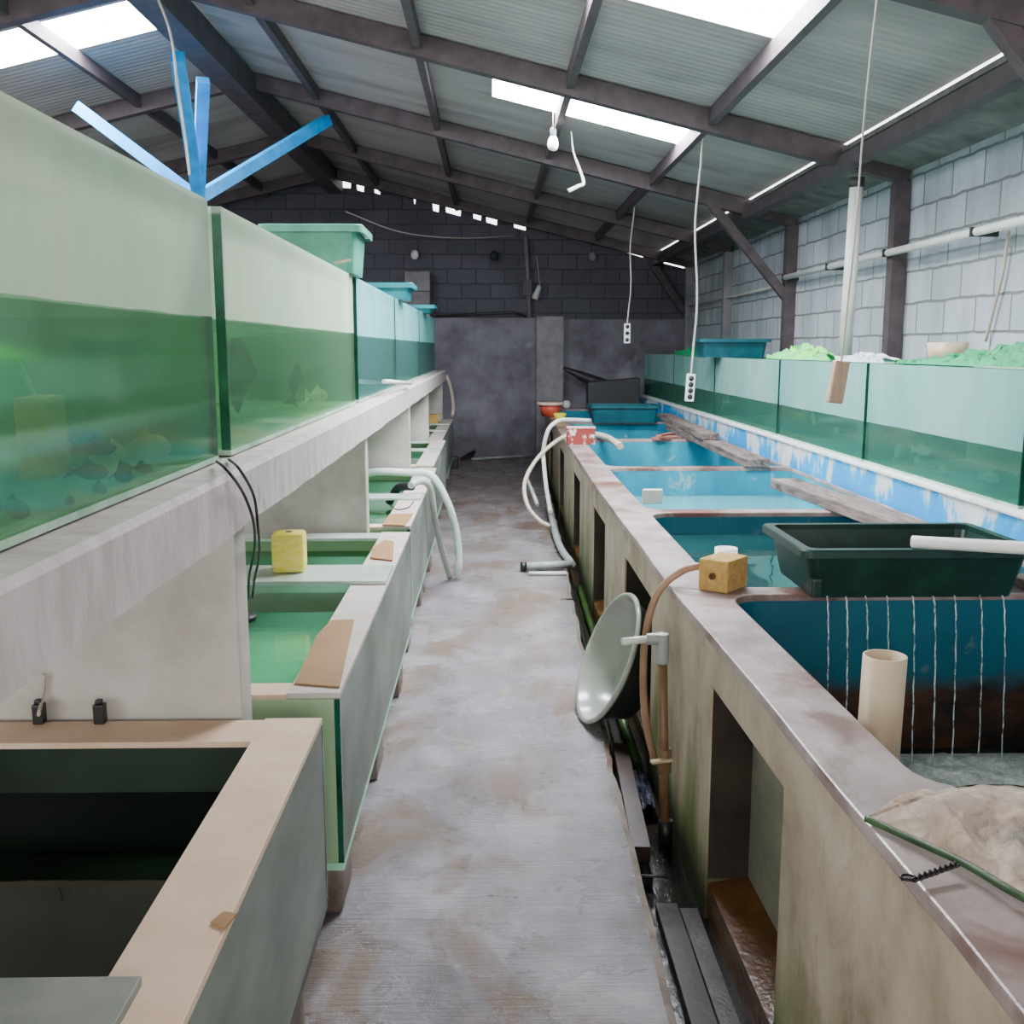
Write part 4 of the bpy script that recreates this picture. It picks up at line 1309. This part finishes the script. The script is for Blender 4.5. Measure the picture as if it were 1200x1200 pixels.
# bulb pendant under the second skylight
c = at(648, 168, Y=7.9)
g = thing('pendant_bulb', 'bare bulb hanging below the middle skylight', 'light bulb', c)
MB().lathe([(.001, -.055), (.03, -.045), (.042, -.01), (.034, .03), (.022, .05)], c, (0, 0, 1), 20).build('bulb', M['bulb'], g)
MB().lathe([(.024, .05), (.026, .10), (.012, .115), (.001, .115)], c, (0, 0, 1), 16).build('socket', M['dark_grey'], g)
MB().tube([c + Vector((0, 0, .11)), Vector((c.x, c.y, roof_z(c.x) - .01))], .004, 6).build('cord', M['cord_white'], g)
# dangling rag of string
c = [at(672, 178, Y=8.3), at(678, 195, Y=8.3), at(684, 214, Y=8.3), at(678, 218, Y=8.3), at(666, 224, Y=8.3)]
c.insert(0, Vector((c[0].x - .02, 8.3, roof_z(c[0].x) - .03)))
tag(MB().tube(bez(c, 5), [.006 + .012 * (i / 25) for i in range(26)], 8).build('string_end', M['cord_white']), 'frayed pale string hanging from roof below middle skylight', 'string')

# pvc downpipe in front of the block wall
a, b = at(1004, 214, Y=6.62), at(990, 417, Y=6.62)
g = thing('downpipe', 'tall grey white pvc pipe rising behind the hanging wooden block', 'pipe', b)
MB().tube([b, a], .042, 18).build('tube', M['pvc_white'], g)
MB().tube([a + Vector((0, 0, -.03)), a + Vector((0, 0, .03))], .048, 18).build('cap', M['dark_grey'], g)
# horizontal pipe along the block wall
a, b = at(1260, 242, X=2.60), at(922, 334, X=2.60)
g = thing('wall_pipe', 'long white pipe run along the whitewashed block wall', 'pipe', (2.6, 7, 2.1))
MB().tube([(2.60, 3.2, 2.115), (2.60, 9.25, 2.115)], .024, 12).build('tube', M['pvc_white'], g)
for y in (4.15, 5.6, 6.84, 8.0, 9.2):
    MB().box(2.57, 2.72, y - .012, y + .012, 2.09, 2.14).build('clamp', M['dark_grey'], g)
tag(MB().tube([(2.655, 9.4, 2.07), (2.655, 13.9, 2.05)], .012, 8).build('cable', M['cord_white']), 'thin cable along far end of the block wall', 'cable')
tag(MB().tube(bez([at(1182, 270, X=2.69), at(1175, 320, X=2.69), at(1165, 360, X=2.69), at(1155, 400, X=2.69)], 5), .009, 8).build('hanging_cable', M['hose_beige']), 'brown cable hanging down the block wall at right', 'cable')

# far wall fittings
a, b = at(616, 276, Y=14.5), at(621, 374, Y=14.5)
g = thing('conduit', 'pale vertical conduit on the dark far wall', 'pipe', b)
MB().tube([a, b], .03, 10).build('tube', M['box_grey'], g)
m = at(618, 336, Y=14.44)
MB().box(m.x - .06, m.x + .06, 14.42, 14.48, m.z - .12, m.z + .10).build('box', M['dark_grey'], g)
c = at(629, 342, Y=14.4)
g = thing('hanging_lamp', 'small pale fitting hung on a wire beside the conduit', 'lamp', c)
MB().tube([c + Vector((-.03, 0, -.10)), c + Vector((.04, 0, .08))], [.05, .035], 10).build('lamp_body', M['fitting'], g)
MB().tube([c + Vector((.04, 0, .08)), at(629, 300, Y=14.42)], .006, 6).build('cord', M['cord_white'], g)
for px, py, lb, mt in ((486, 299, 'white round bulb on far wall above the grey boxes', 'bulb'), (694, 301, 'dim round bulb fitting on far wall right of conduit', 'box_grey'), (579, 300, 'dark round bulb fitting on far wall left of conduit', 'dark_grey')):
    c = at(px, py, Y=14.45)
    g = thing('wall_bulb', lb, 'light bulb', c, 'bulbs on the far wall')
    MB().lathe([(.001, .07), (.035, .06), (.055, .02), (.055, -.02), (.035, -.055), (.001, -.06)], c, (0, 0, 1), 16).build('bulb', M[mt], g)
    MB().tube([c, c + Vector((0, .12, -.03))], .02, 8).build('socket', M['dark_grey'], g)
for (py0, py1), lb in (((318, 341), 'upper grey box stacked against the dark far wall'), ((341.5, 366), 'lower grey box of the stack on far wall ledge')):
    a, b = at(474, py0, Y=14.22), at(504, py1, Y=14.22)
    g = tag(MB().box(a.x, b.x, 14.22, 14.5, b.z if py1 < 350 else 1.912, a.z).build('grey_box', M['box_grey'], bevel=.01), lb, 'box', 'grey boxes on the far ledge')
tag(MB().tube(bez([at(405, 248, Y=13.0), at(470, 272, Y=13.2), at(540, 279, Y=13.6), at(608, 276, Y=14.4)], 6), .008, 6).build('wire', M['cord_white']), 'sagging wire strung under the roof to conduit', 'wire')
tag(MB().tube([at(510, 371, Y=14.2), at(600, 366, Y=14.25), at(617, 371, Y=14.25)], .02, 8).build('rod', M['dark_grey']), 'dark rod lying on the far wall ledge', 'stick')
# floor at the far end
tag(MB().tube([at(552, 538, Z=.02), at(622, 534, Z=.03)], .018, 10).build('broom_stick', M['pvc_grey']), 'pale stick lying across walkway at the far wall', 'stick')
g = thing('dustpan', 'black scoop lying on the far end of walkway', 'dustpan', at(540, 537, Z=0))
MB().add([at(538, 537, Z=.005), at(556, 527, Z=.11), at(558, 530, Z=.08), at(540, 541, Z=.0)], [(0, 1, 2, 3)]).build('blade', M['black'], g)
c = at(533, 549, Z=0)
MB().box(c.x - .05, c.x + .04, c.y, c.y + .2, 0, .14).build('body', M['black'], g, bevel=.01)

# ------------------------------------------------------------------ blue roof struts
hub = Vector((-2.2, 8.05, 2.62))
bs = thing('roof_column', 'column with bright blue struts spreading up to the roof behind left tanks', 'column', (hub.x, hub.y, 0))
MB().bar((hub.x, hub.y, 0), hub, .10, .10).build('post', M['blue_steel'], bs)
for p in (at(208, 66, Y=6.88), at(238, 94, Y=7.45), (at(383, 140, Y=9.25).x, 9.28, at(383, 140, Y=9.25).z), (at(90, 125, Y=8.0).x, 8.0, at(90, 125, Y=8.0).z)):
    MB().bar(hub, p, .085, .085).build('strut', M['blue_steel'], bs)
a = at(205, 0, Y=6.7)
tag(MB().tube(bez([Vector((-2.0, 6.6, 3.6)), at(200, 40, Y=6.6), at(208, 100, Y=6.6), at(218, 170, Y=6.6), at(222, 205, Y=6.6)], 5), .008, 6).build('hanging_cable', M['cord_white']), 'thin cable hanging in front of the blue struts', 'cable')

# ------------------------------------------------------------------ netting on the right tanks
def heap(name, label, pts_lo, pts_hi, depth, mat, nz=.02):
    """crumpled netting: lower and upper silhouette lines, thrown back by depth"""
    lo, hi = bez(pts_lo, 12), bez(pts_hi, 12)
    n = len(lo)
    bm = bmesh.new()
    rows = []
    nv = 10
    for i in range(n):
        r = []
        for j in range(nv + 1):
            t = j / nv
            if t <= .5:
                p = lo[i].lerp(hi[i], t * 2)
            else:
                p = hi[i].lerp(lo[i] + Vector((depth, 0, 0)), t * 2 - 1)
            w = math.sin(math.pi * t)
            p = p + Vector((noise.noise(Vector((i * .55, j * .7, 1))) * nz * 1.5, noise.noise(Vector((i * .6, j * .5, 9))) * nz, noise.noise(Vector((i * .45, j * .6, 5))) * nz)) * w
            r.append(bm.verts.new(p))
        rows.append(r)
    for i in range(n - 1):
        for j in range(nv):
            bm.faces.new((rows[i][j], rows[i + 1][j], rows[i + 1][j + 1], rows[i][j + 1]))
    org = lo[n // 2].copy()
    for v in bm.verts:
        v.co -= org
    me = bpy.data.meshes.new(name)
    bm.to_mesh(me)
    bm.free()
    me.materials.append(M[mat])
    o = bpy.data.objects.new(name, me)
    C.objects.link(o)
    o.location = org
    return tag(o, label, 'netting')


ZT = 1.424
def on(px, py, X=2.06):
    return at(px, py, X=X)


def top(px, X=2.06):
    p = at(px, 425, X=X)
    p.z = ZT
    return p


heap('netting', 'crumpled green netting heaped on the nearest right tanks', [top(1048), top(1090), top(1140), top(1200), top(1270)],
     [on(1050, 426, 2.08), on(1090, 420, 2.12), on(1140, 411, 2.15), on(1200, 401, 2.15), on(1270, 392, 2.15)], .3, 'net_green', .03)
heap('netting', 'lime and mint netting bunched on the middle right tank', [top(897), top(915), top(940), top(972)],
     [on(900, 420, 2.08), on(918, 411, 2.12), on(945, 404, 2.15), on(970, 415, 2.12)], .16, 'net_lime', .04)
heap('netting', 'small dull green netting at far right tank, left of dark box', [top(790), top(802), top(815), top(826)],
     [on(792, 414, 2.08), on(803, 410, 2.12), on(815, 407, 2.15), on(826, 410, 2.12)], .3, 'net_green', .04)
heap('plastic_sheet', 'crumpled clear plastic sheet on tank behind the wooden block', [top(978), top(1000), top(1020), top(1036)],
     [on(980, 421, 2.08), on(1000, 416, 2.12), on(1020, 415, 2.15), on(1034, 420, 2.12)], .2, 'plastic_film', .03)
c = at(1110, 415, X=2.42)
tag(MB().lathe([(0, 0), (.09, 0), (.105, .11), (.098, .11), (.084, .01), (0, .01)], (c.x, c.y, ZT - .004), (0, 0, 1), 28).build('pot', M['pvc_old']), 'pale plastic pot behind the green netting', 'pot')


# ------------------------------------------------------------------ fish and things in the tanks
def fish(label, c, L, mat, heading, group, fat=1.0, pitch=0.0):
    m = MB()
    prof = [(0.001, -.5), (.09, -.46), (.17, -.34), (.22, -.15), (.21, .05), (.14, .22), (.07, .34), (.05, .40)]
    m.lathe([(r * .9 * fat, h) for r, h in prof], (0, 0, 0), (0, 1, 0), 14)
    m.warp(lambda v: (v.x * .62, v.y, v.z))
    tl = [(0, .36, .05), (0, .62, .24), (.03, .58, .04), (0, .66, -.18), (0, .36, -.05)]
    m.add(tl, [(0, 1, 2), (0, 2, 4), (2, 3, 4)], 0, True)
    m.add([(0, -.15, .18 * fat), (0, .0, .34 * fat), (.01, .22, .12)], [(0, 1, 2)], 0, True)
    m.add([(.08, -.2, -.1), (.2, -.05, -.2), (.08, -.05, -.1)], [(0, 1, 2)], 0, True)
    R = Matrix.Rotation(heading, 3, 'Z') @ Matrix.Rotation(pitch, 3, 'X')
    m.warp(lambda v: R @ (v * L) + Vector(c))
    return tag(m.build('fish', M[mat], loc=c), label, 'fish', group)


gl = 'fish in the nearest left tank'
fish('pale orange goldfish near the front glass of nearest left tank', at(170, 527, X=-.68), .13, 'goldfish', math.radians(150), gl, 1.2)
fish('pale green fish head on between two dark fish in nearest left tank', at(116, 549, X=-.675), .085, 'fish_green', math.radians(70), gl, 1.3, -.4)
for px, py, L, hd, lb in ((104, 553, .07, 80, 'dark fish just left of the pale green fish'), (130, 549, .065, 100, 'dark fish just right of pale green fish'),
                          (116, 573, .06, 40, 'dark fish below the pale green fish'), (16, 597, .07, 60, 'dark fish near bottom left edge of the photo tank'),
                          (82, 588, .06, 20, 'dark fish near tank floor below the pale green fish'), (166, 549, .05, 80, 'small dark fish below the goldfish'),
                          (112, 525, .07, 90, 'dark fish above the pale green fish'), (142, 556, .08, 45, 'slim dark fish between pale green fish and goldfish')):
    fish(lb, at(px, py, X=-.665), L, 'fish_dark', math.radians(hd), gl)
for px, py, L, hd, lb in ((447, 0, 0, 0, None),):
    pass
g2 = 'fish in the second left tank'
fish('slim dark fish hanging upright in the middle of second left tank', at(346, 448, X=-.72), .14, 'fish_dark', math.radians(90), g2, .7, -1.4)
fish('slim dark fish near the far end of second left tank', at(404, 440, X=-.72), .14, 'fish_dark', math.radians(90), g2, .7, -1.5)
fish('orange fish low at far end of second left tank', at(372, 464, X=-.72), .16, 'goldfish', math.radians(160), g2)
fish('pale yellow fish on the floor of second left tank', at(355, 477, X=-.70), .08, 'fish_green', math.radians(170), g2)
# sponge and green net inside nearest tank
c = at(50, 515, X=-.72)
sponge('ochre sponge hanging inside the nearest left tank, seen through glass', (c.x, c.y, c.z - .06), (.05, .12, .13), .15, 'sponge_sunk', None, .008)
tag(MB().tube(bez([at(48, 480, X=-.74), at(35, 450, X=-.76), at(18, 420, X=-.78)], 5), .004, 8).build('air_tube', M['net_lime']), 'pale green tube rising from sponge inside nearest left tank', 'tube')
a = [at(p[0], p[1], X=-.71) for p in ((271, 397), (282, 396), (290, 408), (302, 437), (291, 455), (280, 484), (272, 468))]
n = len(a)
m = MB().add(a + [p + Vector((-.006, 0, 0)) for p in a], [tuple(range(n)), tuple(range(n, 2 * n))] + [(i, (i + 1) % n, n + (i + 1) % n, n + i) for i in range(n)])
tag(m.build('dark_board', M['dark_grey']), 'dark pointed panel inside near end of second left tank', 'panel')
gr = 'fish in the right tanks'
for px, py, L, hd, mt, lb in ((953, 491, .10, 176, 'goldfish', 'small orange fish left of the pale upright fish, right tanks'), (979, 508, .11, 8, 'fish_green', 'pale upright fish under the hanging wooden block'),
                              (1040, 514, .10, 20, 'fish_dark', 'dark fish at near left corner of tank under green netting'), (1052, 530, .11, 8, 'fish_pale', 'pale pink fish below the dark fish in right tank'),
                              (1080, 528, .12, 20, 'fish_pale', 'pale fish in middle of tank under green netting'), (1075, 540, .10, 170, 'fish_pale', 'pale fish near the floor of tank under green netting'),
                              (1160, 560, .12, 15, 'fish_pale', 'pale fish near right end of tank under green netting'), (1105, 550, .10, 175, 'fish_pale', 'faint fish on the floor of tank under green netting'),
                              (850, 470, .16, 20, 'goldfish', 'faint orange fish in the tank below far dark box')):
    fish(lb, at(px, py, X=2.095), L, mt, math.radians(hd), gr, 1.0, -.9 if 'upright' in lb or 'dark' in lb else 0)

# ------------------------------------------------------------------ light
w = bpy.data.worlds.new('overcast')
w.use_nodes = True
bpy.context.scene.world = w
nt = w.node_tree
bg = nt.nodes['Background']
bg.inputs[0].default_value = (1.0, .98, .96, 1)
bg.inputs[1].default_value = 3.0

sc = bpy.context.scene
sc.cycles.max_bounces = 8
sc.cycles.diffuse_bounces = 4
sc.cycles.glossy_bounces = 4
sc.cycles.transparent_max_bounces = 24
sc.cycles.use_denoising = True
sc.cycles.sample_clamp_indirect = 6
sc.view_settings.view_transform = 'AgX'
sc.view_settings.exposure = 1.0
